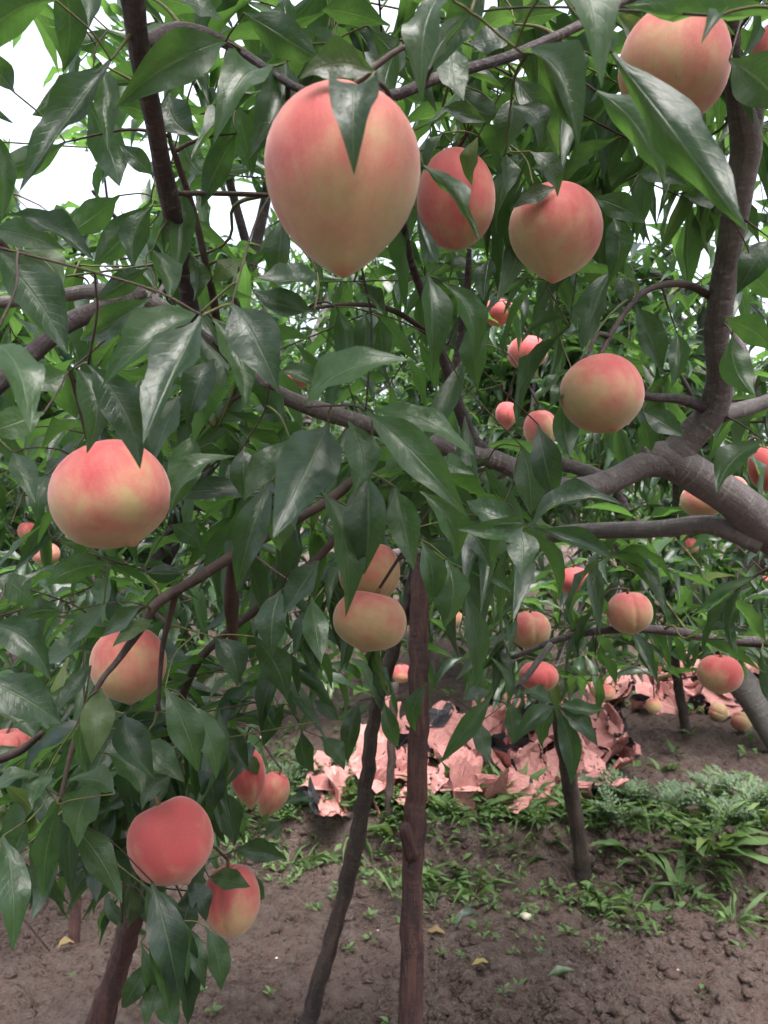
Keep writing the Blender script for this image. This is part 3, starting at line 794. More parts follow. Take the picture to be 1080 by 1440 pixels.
# ------------------------------------------------------------------ peach meshes
def peach_mesh(kind, nu=44, nv=30):
    prof = {
     'round': [(0,.80),(.10,.85),(.26,.93),(.50,.90),(.74,.71),(.92,.42),(1.0,.06),(.965,-.30),(.83,-.60),(.60,-.83),(.36,-.97),(.16,-1.05),(.06,-1.10),(0,-1.13)],
     'point': [(0,.82),(.10,.87),(.26,.94),(.50,.90),(.75,.70),(.93,.40),(1.0,.06),(.95,-.28),(.80,-.57),(.57,-.82),(.34,-1.02),(.15,-1.17),(.05,-1.25),(0,-1.28)],
     'heart': [(0,.82),(.12,.89),(.30,.97),(.55,.93),(.80,.72),(.96,.42),(1.0,.12),(.955,-.18),(.835,-.48),(.63,-.77),(.41,-1.01),(.20,-1.20),(.07,-1.30),(0,-1.34)],
     'wide':  [(0,.74),(.12,.80),(.30,.89),(.56,.87),(.80,.66),(.95,.36),(1.0,.04),(.95,-.32),(.80,-.60),(.56,-.80),(.32,-.91),(.14,-.98),(.06,-1.04),(0,-1.07)]}[kind]
    pr = catmull([(a, b, 0) for a, b in prof], 6)
    s = np.linspace(0, 1, len(pr)); q = np.linspace(0, 1, nv + 1)
    r = np.maximum(np.interp(q, s, pr[:, 0]), 0); z = np.interp(q, s, pr[:, 1])
    zc, zh = (z.max() + z.min()) / 2, (z.max() - z.min()) / 2
    z = (z - zc) / zh
    th = np.linspace(-math.pi, math.pi, nu, endpoint=False)
    th = np.sign(th) * np.abs(th / math.pi) ** 1.25 * math.pi          # denser near the suture
    V = []
    for i in range(1, nv):
        groove = .062 * math.sin(math.pi * i / nv) ** .5
        lob = 1 - groove * np.exp(-(th / .10) ** 2) + .018 * np.exp(-((np.abs(th) - .5) / .35) ** 2) + .04 * np.sin(th) * (.6 + .4 * z[i]) + .02 * np.cos(2 * th + 1 + z[i])
        V.append(np.stack([np.cos(th) * r[i] * lob, np.sin(th) * r[i] * lob, np.full(nu, z[i])], -1))
    V = np.vstack(V)
    i = np.arange((nv - 1) * nu).reshape(nv - 1, nu)
    Fc = np.stack([i[:-1], i[1:], np.roll(i, -1, 1)[1:], np.roll(i, -1, 1)[:-1]], -1).reshape(-1, 4)
    V = np.vstack([V, [[0, 0, z[0]], [0, 0, z[-1]]]]); a, b = len(V) - 2, len(V) - 1
    fx = []
    for k in range(0, nu, 2):
        fx.append([i[0, k], i[0, (k + 1) % nu], i[0, (k + 2) % nu], a])
        fx.append([i[-1, (k + 2) % nu], i[-1, (k + 1) % nu], i[-1, k], b])
    return mesh_from('peach', V, np.vstack([Fc, fx]), M_peach)
PM = {k: peach_mesh(k) for k in ('round', 'point', 'wide', 'heart')}
sv, sf, su = tube(catmull([(0, 0, .60), (.01, 0, .85), (.05, .02, 1.08), (.06, .05, 1.22)], 4), np.linspace(.075, .06, 13), 7)
STEM = mesh_from('stem', sv, sf, M_stem, True, su)

# ------------------------------------------------------------------ background trees
def grow_tree(seed, height, spread, n_twig, leaves_per, lean=(0, 0), trunk_mat=M_greybark, low=.35, droop=0.0):
    """local-space tree: returns list of (name, verts, faces, uv, mat), Leaves, twig tubes, Net"""
    r = np.random.default_rng(seed)
    parts, nt_, L, tw = [], Net(), Leaves(), []
    def add(pts, rad, name, mat, sub=5, sides=8):
        cp = catmull(pts, sub); cr = np.interp(np.linspace(0, 1, len(cp)), np.linspace(0, 1, len(rad)), rad)
        V, Fc, UV = tube(cp, cr, sides, .12, int(r.integers(99)))
        parts.append((name, V, Fc, UV, mat)); nt_.add(cp, cr); return cp
    fork = np.array([lean[0], lean[1], r.uniform(.42, .55)])
    tr = add([(0, 0, -.08), fork * .45 + np.array([0, 0, .02]), fork], [.085, .07, .062], 'trunk', trunk_mat, 6, 12)
    ns = 5; a0 = r.uniform(0, 6.28)
    for k in range(ns):
        a = a0 + k * 6.283 / ns + r.uniform(-.3, .3)
        out = np.array([math.cos(a), math.sin(a), 0])
        e = out * spread * r.uniform(.7, .95) + np.array([0, 0, height * r.uniform(.78, 1.0)])
        m = fork + out * spread * .34 + np.array([0, 0, height * .26])
        sc = add([fork, m, m * .4 + e * .6 + out * .08, e], [.05, .038, .024, .008], 'branch', trunk_mat if k < 2 else M_bark)
        for j in range(6):
            s = sc[int(len(sc) * r.uniform(.3, .95)) - 1]
            a2 = a + r.uniform(-1.5, 1.5)
            o2 = np.array([math.cos(a2), math.sin(a2), 0]) * r.uniform(.4, .85) * spread * .75
            e2 = s + o2 + np.array([0, 0, r.uniform(-.55 - droop, .5)])
            e2[2] = max(e2[2], low + .12)
            m2 = (s + e2) / 2 + np.array([0, 0, .14])
            add([s, m2, e2], [.018, .012, .005], 'branch', M_bark, 5, 6)
    NP = np.array(nt_.p)
    start = len(tr)
    for k in range(n_twig):
        s = NP[int(r.integers(start, len(NP)))]
        d = r.normal(size=3); d[2] = d[2] * .6; d /= np.linalg.norm(d)
        ln = r.uniform(.2, .45)
        e = s + d * ln + np.array([0, 0, -.10])
        if e[2] < low: e[2] = low + r.uniform(0, .1)
        cp = catmull([s, (s + e) / 2 + np.array([0, 0, .05]), e], 3)
        tw.append(tube(cp, np.linspace(.004, .0012, len(cp)), 4, cap=False))
        n = int(leaves_per * r.uniform(.7, 1.2))
        for q in range(n):
            t = 1 - (q / n) * .85
            j = t * (len(cp) - 1); i = min(int(j), len(cp) - 2)
            b = cp[i] + (cp[i + 1] - cp[i]) * (j - i)
            rad = r.normal(size=3); rad /= np.linalg.norm(rad)
            dv = d * .45 + rad * .8 + np.array([0, 0, -r.uniform(.0, .8)]); dv /= np.linalg.norm(dv)
            ll = r.uniform(.09, .15)
            L.add(b, b + dv * ll, np.array([0, 0, .9]) + r.normal(size=3) * .45, ll * r.uniform(.20, .27))
    return parts, L, tw, nt_

def merge(ts):
    V, Fs, U, o = [], [], [], 0
    for v, f, u in ts:
        V.append(v); Fs.append(f + o); U.append(u); o += len(v)
    return np.vstack(V), np.vstack(Fs), np.vstack(U)

def place_unique_tree(x, y, seed, label, height=2.6, spread=1.5, n_twig=330, lp=15, lean=(0, 0), n_obj=300, low=.35, group=None, droop=0.0):
    z = float(H(x, y, False))
    root = empty('peach_tree', (x, y, z))
    tag(root, label, 'peach tree', group)
    parts, L, tw, nn = grow_tree(seed, height, spread, n_twig, lp, lean, low=low, droop=droop)
    off = np.array([x, y, z])
    keepT = [t for t in tw if not (lambda p: ((p[:, 1] > .3).all() and blocked(p[0], p[-1], 0)))(t[0] + off)]
    for name, V, Fc, UV, mat in parts:
        link(name, mesh_from(name, V, Fc, mat, True, UV), root, loc=(0, 0, 0))
    V, Fc, UV = merge(keepT)
    tag(link('twigs', mesh_from('twigs', V, Fc, M_twig, True, UV), root, loc=(0, 0, 0)), kind='stuff')
    keep = [i for i in range(len(L.b)) if (L.b[i] + off)[1] > 1.75 and not blocked(L.b[i] + off, L.t[i] + off, 0)]
    for f in 'btnwvh': setattr(L, f, [getattr(L, f)[i] for i in keep])
    fr = L.frames()
    b = fr[0] + off
    px = proj(b); vis = (px[:, 0] > -20) & (px[:, 0] < 1100) & (px[:, 1] > -20) & (px[:, 1] < 1460)
    score = np.where(vis, fr[4] / b[:, 1], 0)
    top = np.argsort(-score)[:n_obj]; rest = np.setdiff1d(np.arange(len(b)), top)
    world_fr = (b,) + fr[1:]
    leaf_objects(world_fr, top, LEAF_MID, root)
    tag(link('foliage', joined(fr, rest, T_lo, 'foliage', M_leaf), root, loc=(0, 0, 0)), kind='stuff')
    nn.p = [p + off for p in nn.p]
    return root, nn

NETS = [(net, fg)]
tb, nb = place_unique_tree(1.86, 3.42, 21, 'peach tree with a grey leaning trunk beside the pink paper bags', 2.9, 1.5, 640, 20, (-.42, .10), low=.18, droop=.5)
tc_, nc = place_unique_tree(-1.15, 3.55, 22, 'leafy peach tree on the bank behind the thin bare prop and bright red peach', 2.9, 1.5, 640, 20, low=.12, droop=.5)
td, nd_ = place_unique_tree(.26, 5.1, 27, 'peach tree standing behind the heap of pink paper bags', 2.9, 1.5, 640, 20, low=.2, droop=.5)
te, ne = place_unique_tree(-2.55, 5.9, 23, 'peach tree in the second row, farthest from the grey leaning trunk', 3.0, 1.5, 330, 15)
th_, nh = place_unique_tree(3.3, 6.0, 24, 'peach tree in the second row, beyond the grey leaning trunk', 3.0, 1.5, 330, 15)
NETS += [(nb, tb), (nc, tc_), (nd_, td), (ne, te), (nh, th_)]

# far rows: copies of three trees
protos = []
for s in (31, 32, 33):
    parts, L, tw, nn = grow_tree(s, 2.7, 1.6, 300, 14, low=.3)
    ms = [(n, mesh_from(n, V, Fc, m, True, U)) for n, V, Fc, U, m in parts]
    ms.append(('twigs', mesh_from('twigs', *merge(tw)[:2], M_twig)))
    ms.append(('foliage', joined(L.frames(), np.arange(len(L.b)), T_lo, 'foliage', M_leaf)))
    protos.append(ms)
r2 = random.Random(5)
far = [(x + r2.uniform(-.25, .25) + (y % 2) * .6, y + r2.uniform(-.3, .3)) for y, xsx in
       ((8.2, (-5.0, -2.2, .5, 3.3, 6.0)), (11.2, (-6.4, -3.6, -.9, 1.8, 4.6, 7.2)), (14.6, (-8, -5.2, -2.4, .4, 3.2, 6.0, 8.6)),
        (18.5, (-10, -7.2, -4.4, -1.6, 1.2, 4.0, 6.8, 9.6)), (23, (-12, -9, -6, -3, 0, 3, 6, 9, 12))) for x in xsx]
far += [(-1.5, -1.5), (1.5, -1.7), (.1, -3.2), (-4.0, -1.8), (4.2, -1.9), (-4.4, 3.6), (4.6, 3.4), (-5.4, 6.0), (6.1, 6.2)]  # those behind the camera are added to block low sky and shade the foreground
for k, (x, y) in enumerate(far):
    root = empty('peach_tree', (x, y, float(H(x, y, False))))
    root.rotation_euler.z = r2.uniform(0, 6.28)
    s = r2.uniform(.92, 1.12); root.scale = (s, s, s)
    tag(root, 'peach tree in the far rows beyond the pink paper bags' if k < len(far) - 9 else 'unseen peach tree standing outside the view of the pink paper bags', 'peach tree',
        'peach trees in the far rows' if k < len(far) - 9 else 'peach trees at the row ends')
    for n, me in protos[k % 3]:
        o = link(n, me, root, loc=(0, 0, 0))
        if n in ('foliage', 'twigs'): o['kind'] = 'stuff'

# ------------------------------------------------------------------ place the peaches
def place_peach(center, w, h, tilt, toward, az, blush, kind, label, group=None):
    o = bpy.data.objects.new('peach', PM[kind]); C.objects.link(o)
    q = (Matrix.Rotation(R(-tilt), 4, 'Y') @ Matrix.Rotation(R(-toward), 4, 'X') @ Matrix.Rotation(R(-90 + az), 4, 'Z'))
    o.matrix_basis = Matrix.Translation(Vector(center)) @ q @ Matrix.Diagonal((w / 2, w / 2, h / 2, 1))
    o['blush'] = float(blush)
    tag(o, label, 'peach', group)
    st = bpy.data.objects.new('stem', STEM); C.objects.link(st); st.parent = o
    top = o.matrix_basis @ Vector((.06, .05, 1.2))
    return o, np.array(top)
for cx, cy, w, h, d, tilt, tow, az, bl, kind, label in PE:
    c = P(cx, cy, d)
    grp = None
    if label is None:
        label, grp = 'small distant peach half hidden among the background leaves', 'small peaches among the background leaves'
    o, top = place_peach(c, w * d / F, h * d / F, tilt, tow, az, bl, kind, label, grp)
    best = min((nw for nw in NETS if d > 1.8 or nw[0] is net), key=lambda nw: nw[0].near(top)[2])
    grow(top, best[0], best[1], .0035, .0022, M_twig, up=.2)
# two peaches fallen on the terrace
for px, py, w, az, bl, lab in ((1043, 1036, 28, 40, .30, 'fallen yellow peach with red blush lying on soil by the grey trunk'),
                               (1011, 1022, 26, 0, .15, 'fallen greenish yellow peach with a suture lying nearer the bags')):
    d = 3.95 if px < 1020 else 3.72
    x = (px - 540) / F * d; s = w * d / F
    place_peach((x, d, float(H(x, d)) + s * .42), s, s, 70, 30, az, bl, 'round', lab)

# finish foreground foliage: 300 largest as parts, the rest joined
fr = lv.frames()
px = proj(fr[0]); vis = (px[:, 0] > -120) & (px[:, 0] < 1200) & (px[:, 1] > -120) & (px[:, 1] < 1500) & (fr[0][:, 1] > .2)
score = np.where(vis, fr[4] / np.maximum(fr[0][:, 1], .2), 0) + fr[7] * 10
top = np.argsort(-score)[:300]; rest = np.setdiff1d(np.arange(len(score)), top)
leaf_objects(fr, top, LEAF_HI, fg)
tag(link('foliage', joined(fr, rest, T_mid, 'foliage', M_leaf), fg), kind='stuff')
print('fg leaves', len(score), 'twigs net', len(net.p))

# ------------------------------------------------------------------ props
def prop(pts, widths, mat, label, knots=(), group=None, sides=12):
    p = np.array([P(*q) for q in pts]); b = p[0].copy()
    gz = float(H(b[0], b[1])); dirv = p[0] - p[1]
    if b[2] > gz - .05:
        b = b + dirv / abs(dirv[2]) * (b[2] - gz + .06)
    root = empty('wooden_prop', (b[0], b[1], gz))
    tag(root, label, 'wooden prop', group)
    p = np.vstack([b, p[1:]]); cp = catmull(p, 9)
    cp[1:-1] += rng.normal(size=(len(cp) - 2, 3)) * .0018
    rad = np.interp(np.linspace(0, 1, len(cp)), np.linspace(0, 1, len(widths)), [w * q[2] / F / 2 for w, q in zip(widths, pts)])
    V, Fc, UV = tube(cp, rad, sides, .16, random.randrange(99))
    link('pole', mesh_from('pole', V, Fc, mat, True, UV), root)
    for (kx, ky, kd, ex, ey, ed, w) in knots:
        V, Fc, UV = tube(catmull([P(kx, ky, kd), (P(kx, ky, kd) + P(ex, ey, ed)) / 2, P(ex, ey, ed)], 3), np.array([1, 1, .95, .9, .85, .8, .7]) * w * kd / F / 2, 9, .2, 4)
        link('branch_stub', mesh_from('branch_stub', V, Fc, mat, True, UV), root)
prop([(578,1530,1.72),(577,1440,1.72),(579,1250,1.73),(585,1120,1.74),(590,1000,1.74),(588,880,1.75),(590,766,1.75)], [33,32,32,30,27,25,23], M_prop,
     'thick reddish brown prop pole with a cut branch stub', [(581,1205,1.72,568,1160,1.70,22)])
prop([(426,1465,1.88),(440,1410,1.88),(480,1270,1.88),(512,1120,1.87),(525,1010,1.86),(552,920,1.82),(590,785,1.77)], [23,23,22,22,20,20,18], M_dprop,
     'thin blackish leaning prop pole with pale worn patches')
prop([(120,1500,1.55),(142,1430,1.53),(175,1330,1.48),(203,1235,1.40),(222,1120,1.28),(240,1010,1.12)], [38,37,33,31,28,22], M_prop,
     'smooth reddish brown prop leaning below the bright red peach')
prop([(827,1268,2.62),(818,1210,2.58),(803,1105,2.50),(780,990,2.38),(762,925,2.28)], [24,23,21,18,15], M_dprop,
     'grey brown prop standing in the weedy bank before the pink bags')
prop([(545,1192,2.80),(547,1120,2.80),(551,1040,2.80),(556,960,2.8)], [13,12,12,10], M_dprop, 'slim dark stake standing in the bank between two poles')
prop([(106,1325,2.32),(106,1270,2.32),(112,1200,2.31),(118,1120,2.3)], [15,15,15,12], M_prop, 'short pale weathered stake standing in bare soil')
prop([(967,1046,3.72),(960,1000,3.72),(950,940,3.70),(944,880,3.66)], [15,14,13,11], M_dprop, 'short black stake beside the fallen peaches')

# ------------------------------------------------------------------ paper bags
def crease(V, r, n, lo, hi):
    for _ in range(n):                                     # sharp folds across random lines
        q = r.normal(size=2); q /= np.linalg.norm(q); c = r.uniform(-.07, .07)
        sgn = V[:, 0] * q[0] + V[:, 1] * q[1] - c
        ang = r.uniform(lo, hi) * (1 if r.random() < .5 else -1)
        m = sgn > 0
        V[m, 2] += np.sin(ang) * sgn[m]
        V[m, :2] -= np.outer(sgn[m] * (1 - math.cos(ang)), q)
    return V
def tri_mesh(V, quads, fm):
    tri = np.vstack([quads[:, [0, 1, 2]], quads[:, [0, 2, 3]]])
    return mesh_from('paper_bag', V, tri, None, False, mats=[M_paper, M_paperin], fmat=np.concatenate([fm, fm]))
def bag_mesh(seed):
    r = np.random.default_rng(seed)
    if seed % 4 == 0:                                      # torn open: a sheet, pink outside, black lining
        nx, ny = 12, 12
        gx, gy = np.meshgrid(np.linspace(-.12, .12, nx), np.linspace(-.115, .115, ny))
        V = np.stack([gx.ravel(), gy.ravel(), 0 * gx.ravel()], -1)
        V += r.normal(size=V.shape) * np.array([.005, .005, .0045])
        V = crease(V, r, 8, .35, 1.2)
        V[:, 2] *= .55
        V[:, 2] -= np.percentile(V[:, 2], 15)
        i = np.arange(nx * ny).reshape(ny, nx)
        Q = np.stack([i[:-1, :-1], i[:-1, 1:], i[1:, 1:], i[1:, :-1]], -1).reshape(-1, 4)
        n = np.zeros_like(V)
        fn = np.cross(V[Q[:, 1]] - V[Q[:, 0]], V[Q[:, 3]] - V[Q[:, 0]])
        for k in range(4): np.add.at(n, Q[:, k], fn)
        n /= np.linalg.norm(n, axis=1)[:, None] + 1e-9
        A = np.vstack([V, V - n * .0016])
        return tri_mesh(A, np.vstack([Q, Q[:, ::-1] + len(V)]), np.concatenate([np.zeros(len(Q)), np.ones(len(Q))]).astype(int))
    nl, nc = 11, 16                                         # a pouch, black only inside its open mouth
    W, Ln = .09, .225
    a = np.linspace(0, 2 * math.pi, nc, endpoint=False)
    V = []
    for i in range(nl):
        t = i / (nl - 1)
        th = .006 + .024 * t * r.uniform(.6, 1.3)
        V.append(np.stack([np.sign(np.cos(a)) * np.abs(np.cos(a)) ** .6 * W, (t - .5) * Ln + 0 * a, np.sin(a) * th], -1))
    V = np.vstack(V) + r.normal(size=(nl * nc, 3)) * np.array([.005, .005, .0035])
    V = crease(V, r, 7, .35, 1.15)
    V[:, 2] *= .6
    V[:, 2] -= np.percentile(V[:, 2], 12)
    i = np.arange(nl * nc).reshape(nl, nc)
    Fo = np.stack([i[:-1], np.roll(i, -1, 1)[:-1], np.roll(i, -1, 1)[1:], i[1:]], -1).reshape(-1, 4)
    bot = [[i[0, k], i[0, nc - k - 1], i[0, nc - k - 2], i[0, k + 1]] for k in range(nc // 2 - 1)]
    Fo = np.vstack([Fo, bot])
    cen = V.reshape(nl, nc, 3).mean(1)
    deep = V[i[-2]] * .45 + cen[-2] * .55                  # inner ring, deeper in the pouch
    o = len(V); V = np.vstack([V, deep, cen[-3:-2]])
    dr = np.arange(nc) + o
    Fi = np.stack([np.roll(i[-1], -1), i[-1], dr, np.roll(dr, -1)], -1)
    Fb = np.array([[dr[(k + 2) % nc], dr[(k + 1) % nc], dr[k], o + nc] for k in range(0, nc, 2)])
    Fi = np.vstack([Fi, Fb])[:, ::-1]
    return tri_mesh(V, np.vstack([Fo, Fi]), np.concatenate([np.zeros(len(Fo)), np.ones(len(Fi))]).astype(int))
BAGS = [bag_mesh(100 + k) for k in range(14)]
piled = []
def put_bag(x, y, label, group, s=1.0):
    z = float(H(x, y))
    n = sum(1 for a, b in piled if (a - x) ** 2 + (b - y) ** 2 < .085 ** 2)
    piled.append((x, y))
    k = random.randrange(len(BAGS))
    o = bpy.data.objects.new('paper_bag', BAGS[k]); C.objects.link(o)
    if (100 + k) % 4 == 0: label = label.replace('crumpled salmon pink', 'torn open pink').replace('flattened pink', 'torn open pink').replace('fruit bag', 'fruit bag showing black lining')
    o.location = (x, y, z + .006 + min(n, 5) * .022)
    o.rotation_euler = (random.gauss(0, .25), random.gauss(0, .25), random.uniform(0, 6.28))
    s *= random.uniform(.85, 1.15); o.scale = (s, s, s * random.uniform(.8, 1.2))
    tag(o, label, 'paper bag', group)
n = 0
while n < 150:
    px, py = random.uniform(462, 890), random.uniform(985, 1120)
    hi = np.interp(px, [462, 520, 600, 700, 780, 850, 890], [1105, 1110, 1112, 1125, 1128, 1105, 1060])
    lo = np.interp(px, [462, 560, 680, 760, 840, 890], [1070, 1020, 985, 960, 965, 1010])
    if not lo < py < hi: continue
    d = 1.10 * F / (py + 26 - 720)
    put_bag((px - 540) / F * d, d, 'crumpled salmon pink paper fruit bag in the heap on the bank', 'paper bags heaped on the bank'); n += 1
n = 0
while n < 120:
    px, py = random.uniform(830, 1150), random.uniform(945, 1018)
    lo = np.interp(px, [830, 920, 1000, 1150], [965, 950, 948, 960]); hi = np.interp(px, [830, 900, 940, 1150], [985, 1018, 1022, 1022])
    if not lo < py < hi: continue
    d = 1.12 * F / (py - 720)
    put_bag((px - 540) / F * d, d, 'flattened pink paper fruit bag strewn behind the short black stake', 'paper bags strewn behind the black stake'); n += 1

# ------------------------------------------------------------------ weeds
r3 = np.random.default_rng(8)
T_w = [leaf_template(8, 2, a, .06, .03, s, t, .12, seed=k) for k, (a, s, t) in enumerate([(.10, .1, .3), (.16, -.12, -.4), (.05, .06, .5), (.2, 0, 0), (.12, -.2, .2)])]
WEEDLEAF = [mesh_from('weed_leaf', V, Fc, M_weed, True, UV) for V, Fc, UV in T_w]
def weed_rosette(px, py, d, n, ln, label, upright=.5, wr=.2, group=None):
    x = (px - 540) / F * d; z = float(H(x, d)) - .005
    root = empty('weed_rosette', (x, d, z)); tag(root, label, 'weed', group)
    L = Leaves()
    for k in range(n):
        a = k * 2.4 + r3.uniform(-.3, .3)
        dv = np.array([math.cos(a), math.sin(a), upright * r3.uniform(.2, 1.5)]); dv /= np.linalg.norm(dv)
        l = ln * r3.uniform(.65, 1.15); b = np.array([x, d, z]) + dv * .006
        t = b + dv * l
        t[2] = max(t[2], float(H(t[0], t[1], False)) + .015)
        L.add(b, t, np.array([0, 0, 1.0]) + r3.normal(size=3) * .15, l * wr * r3.uniform(.8, 1.2))
    leaf_objects(L.frames(), range(n), WEEDLEAF, root)
weed_rosette(1000, 1235, 2.55, 22, .23, 'largest broad leaved weed rosette spreading over the bank edge', .55, .2)
weed_rosette(898, 1225, 2.56, 14, .16, 'flat weed rosette beside the largest one on the bank', .3, .2)
weed_rosette(950, 1290, 2.47, 10, .14, 'drooping weed rosette at the foot of the bank', .1, .24)
weed_rosette(1050, 1190, 2.75, 12, .15, 'broad leaved weed behind the largest rosette', .9, .22)
for px, py, d, n, l in ((640,1165,2.88,11,.19),(690,1150,2.9,12,.19),(665,1170,2.82,10,.16),(612,1150,2.9,11,.18),(730,1165,2.85,11,.17),(770,1180,2.82,11,.16),(710,1150,2.86,9,.2)):
    weed_rosette(px, py, d, n, l, 'upright bright green weed at the front of the pink bags', 1.3, .17, 'upright weeds before the bags')
for px, py, d, n, l in ((860,1175,2.85,10,.15),(895,1080,3.3,8,.11),(930,1085,3.3,7,.10),(850,1200,2.7,9,.13),(800,1215,2.72,8,.12),(740,1230,2.72,8,.11),(690,1235,2.75,8,.1),(630,1225,2.75,7,.1)):
    weed_rosette(px, py, d, n, l, 'low green weed scattered over the bank around the grey prop', .7, .22, 'low weeds on the bank')
for px, py, d, n, l in ((440,1150,2.95,9,.12),(480,1165,2.95,9,.12),(410,1170,3.0,8,.12),(510,1190,2.9,8,.1),(450,1195,2.92,8,.11),(395,1200,2.92,8,.1)):
    weed_rosette(px, py, d, n, l, 'leafy weed on the shaded bank behind the blackish leaning prop', .9, .24, 'weeds behind the blackish prop')

T_p = [leaf_template(3, 2, .08, .05, 0, 0, 0, .02)]
def fern_mesh(seed, h, n_st):
    r = np.random.default_rng(seed); L = Leaves(); st = []
    for s in range(n_st):
        a = r.uniform(0, 6.28); dv = np.array([math.cos(a) * .7, math.sin(a) * .7, 1.0]) * r.uniform(.6, 1.1) * h
        cp = catmull([(0, 0, -.01), dv * .5 + np.array([0, 0, .02]), dv + np.array([dv[0], dv[1], 0]) * .3], 4)
        st.append(tube(cp, np.linspace(.0022, .0008, len(cp)), 4, cap=False))
        for i in range(2, len(cp)):
            td = cp[i] - cp[i - 1]; td /= np.linalg.norm(td)
            for sd_ in (-1, 1):
                ax = np.cross(td, [0, 0, 1.0]) * sd_; ax /= np.linalg.norm(ax) + 1e-9
                pl = h * .42 * (1 - i / len(cp) * .55)
                e = cp[i] + (ax * .8 + td * .5) * pl
                for k in range(4):
                    b = cp[i] + (e - cp[i]) * (k + .6) / 4
                    for s2 in (-1, 1):
                        dd = (e - cp[i]) / pl * .5 + td * s2 * .6 + r.normal(size=3) * .15
                        L.add(b, b + dd * h * .16, np.array([0, 0, 1.0]) + r.normal(size=3) * .2, h * .07)
    fm = joined(L.frames(), np.arange(len(L.b)), T_p, 'fern_foliage', M_fern)
    V, Fc, UV = merge(st)
    return mesh_from('stems', V, Fc, M_gtwig, True, UV), fm
FERN = [fern_mesh(60 + k, .11, 9) for k in range(4)]
fern_spots = [(885,1150,2.80),(940,1165,2.72),(1005,1150,2.9),(1060,1170,2.7),(820,1160,2.85),(870,1200,2.62),(500,1150,3.05),(450,1130,3.1),(420,1120,3.1),(395,1140,3.1),(530,1170,2.95),(1020,1200,2.62)]
for k, (px, py, d) in enumerate(fern_spots):
    x = (px - 540) / F * d
    root = empty('mugwort', (x, d, float(H(x, d)))); root.rotation_euler.z = r3.uniform(0, 6.28)
    s = r3.uniform(.8, 1.25); root.scale = (s, s, s)
    if px > 600: tag(root, 'grey green feathery weed clump on the bank around the broad rosettes', 'weed', 'feathery weeds around the rosettes')
    else: tag(root, 'feathery weed clump on the bank behind the two crossing props', 'weed', 'feathery weeds behind the props')
    st, fm = FERN[k % 4]
    link('stems', st, root, loc=(0, 0, 0)); tag(link('foliage', fm, root, loc=(0, 0, 0)), kind='stuff')

# ground cover nobody could count
def cover(n, pick, mat, name, lmin, lmax, up, label, k=6, wr=.5):
    L = Leaves()
    for _ in range(n):
        x, y = pick()
        z = float(H(x, y)); hh = r3.uniform(.01, up)
        for q in range(k):
            a = r3.uniform(0, 6.28); dv = np.array([math.cos(a), math.sin(a), r3.uniform(-.1, .7)])
            l = r3.uniform(lmin, lmax); b = np.array([x, y, z]) + np.array([dv[0] * .01, dv[1] * .01, hh * r3.uniform(.2, 1)])
            L.add(b, b + dv * l, np.array([0, 0, 1.0]) + r3.normal(size=3) * .3, l * wr * r3.uniform(.7, 1.2))
    o = link(name, joined(L.frames(), np.arange(len(L.b)), T_lo, name, mat))
    tag(o, label, 'ground cover', None, 'stuff')
def on_bank():
    x = r3.uniform(-2.2, 2.0); return x, float(bank_y(x)) + r3.normal() * .13 + .13
def on_left_bank():
    x = r3.uniform(-1.6, .25); return x, float(bank_y(x)) + abs(r3.normal()) * .35 + .05
def on_terrace():
    return r3.uniform(-3, 4), r3.uniform(3.0, 8.5)
def on_foot():
    x = r3.uniform(-.5, .9); return x, float(bank_y(x)) - abs(r3.normal()) * .16
cover(1000, on_bank, M_weed, 'bank_weeds', .012, .045, .06, 'small leafy green weeds covering the bank')
cover(230, on_bank, M_weed, 'bank_grass', .05, .14, .02, 'narrow bright green grass blades on the bank', 9, .09)
cover(900, on_left_bank, M_weed, 'terrace_weeds', .02, .045, .08, 'low green weeds on the shaded terrace edge')
cover(700, on_terrace, M_weed, 'orchard_ground_cover', .03, .06, .05, 'patchy green ground cover under the trees')
cover(80, on_foot, M_weed, 'clover_patches', .012, .026, .02, 'tiny green clover at the foot of the bank', 5, .7)
# dry stalks
tl = []
for k in range(110):
    x, y = on_bank() if k % 3 else (r3.uniform(-1.2, 1.2), r3.uniform(2.0, 3.6))
    a = r3.uniform(0, 6.28); l = r3.uniform(.05, .2)
    e = np.array([x + math.cos(a) * l, y + math.sin(a) * l, 0]); e[2] = float(H(e[0], e[1])) + r3.uniform(.002, .02)
    s = np.array([x, y, float(H(x, y)) + .004])
    tl.append(tube(catmull([s, (s + e) / 2 + np.array([0, 0, r3.uniform(.0, .012)]), e], 3), np.full(7, r3.uniform(.0006, .0013)), 4, cap=False))
M_straw = paper('dry_straw', (.12, .09, .06), (.22, .17, .11), .8)
tag(link('dry_stalks', mesh_from('dry_stalks', *merge(tl)[:2], M_straw)), 'thin dry straw stalks strewn on the bank and soil', 'straw', None, 'stuff')
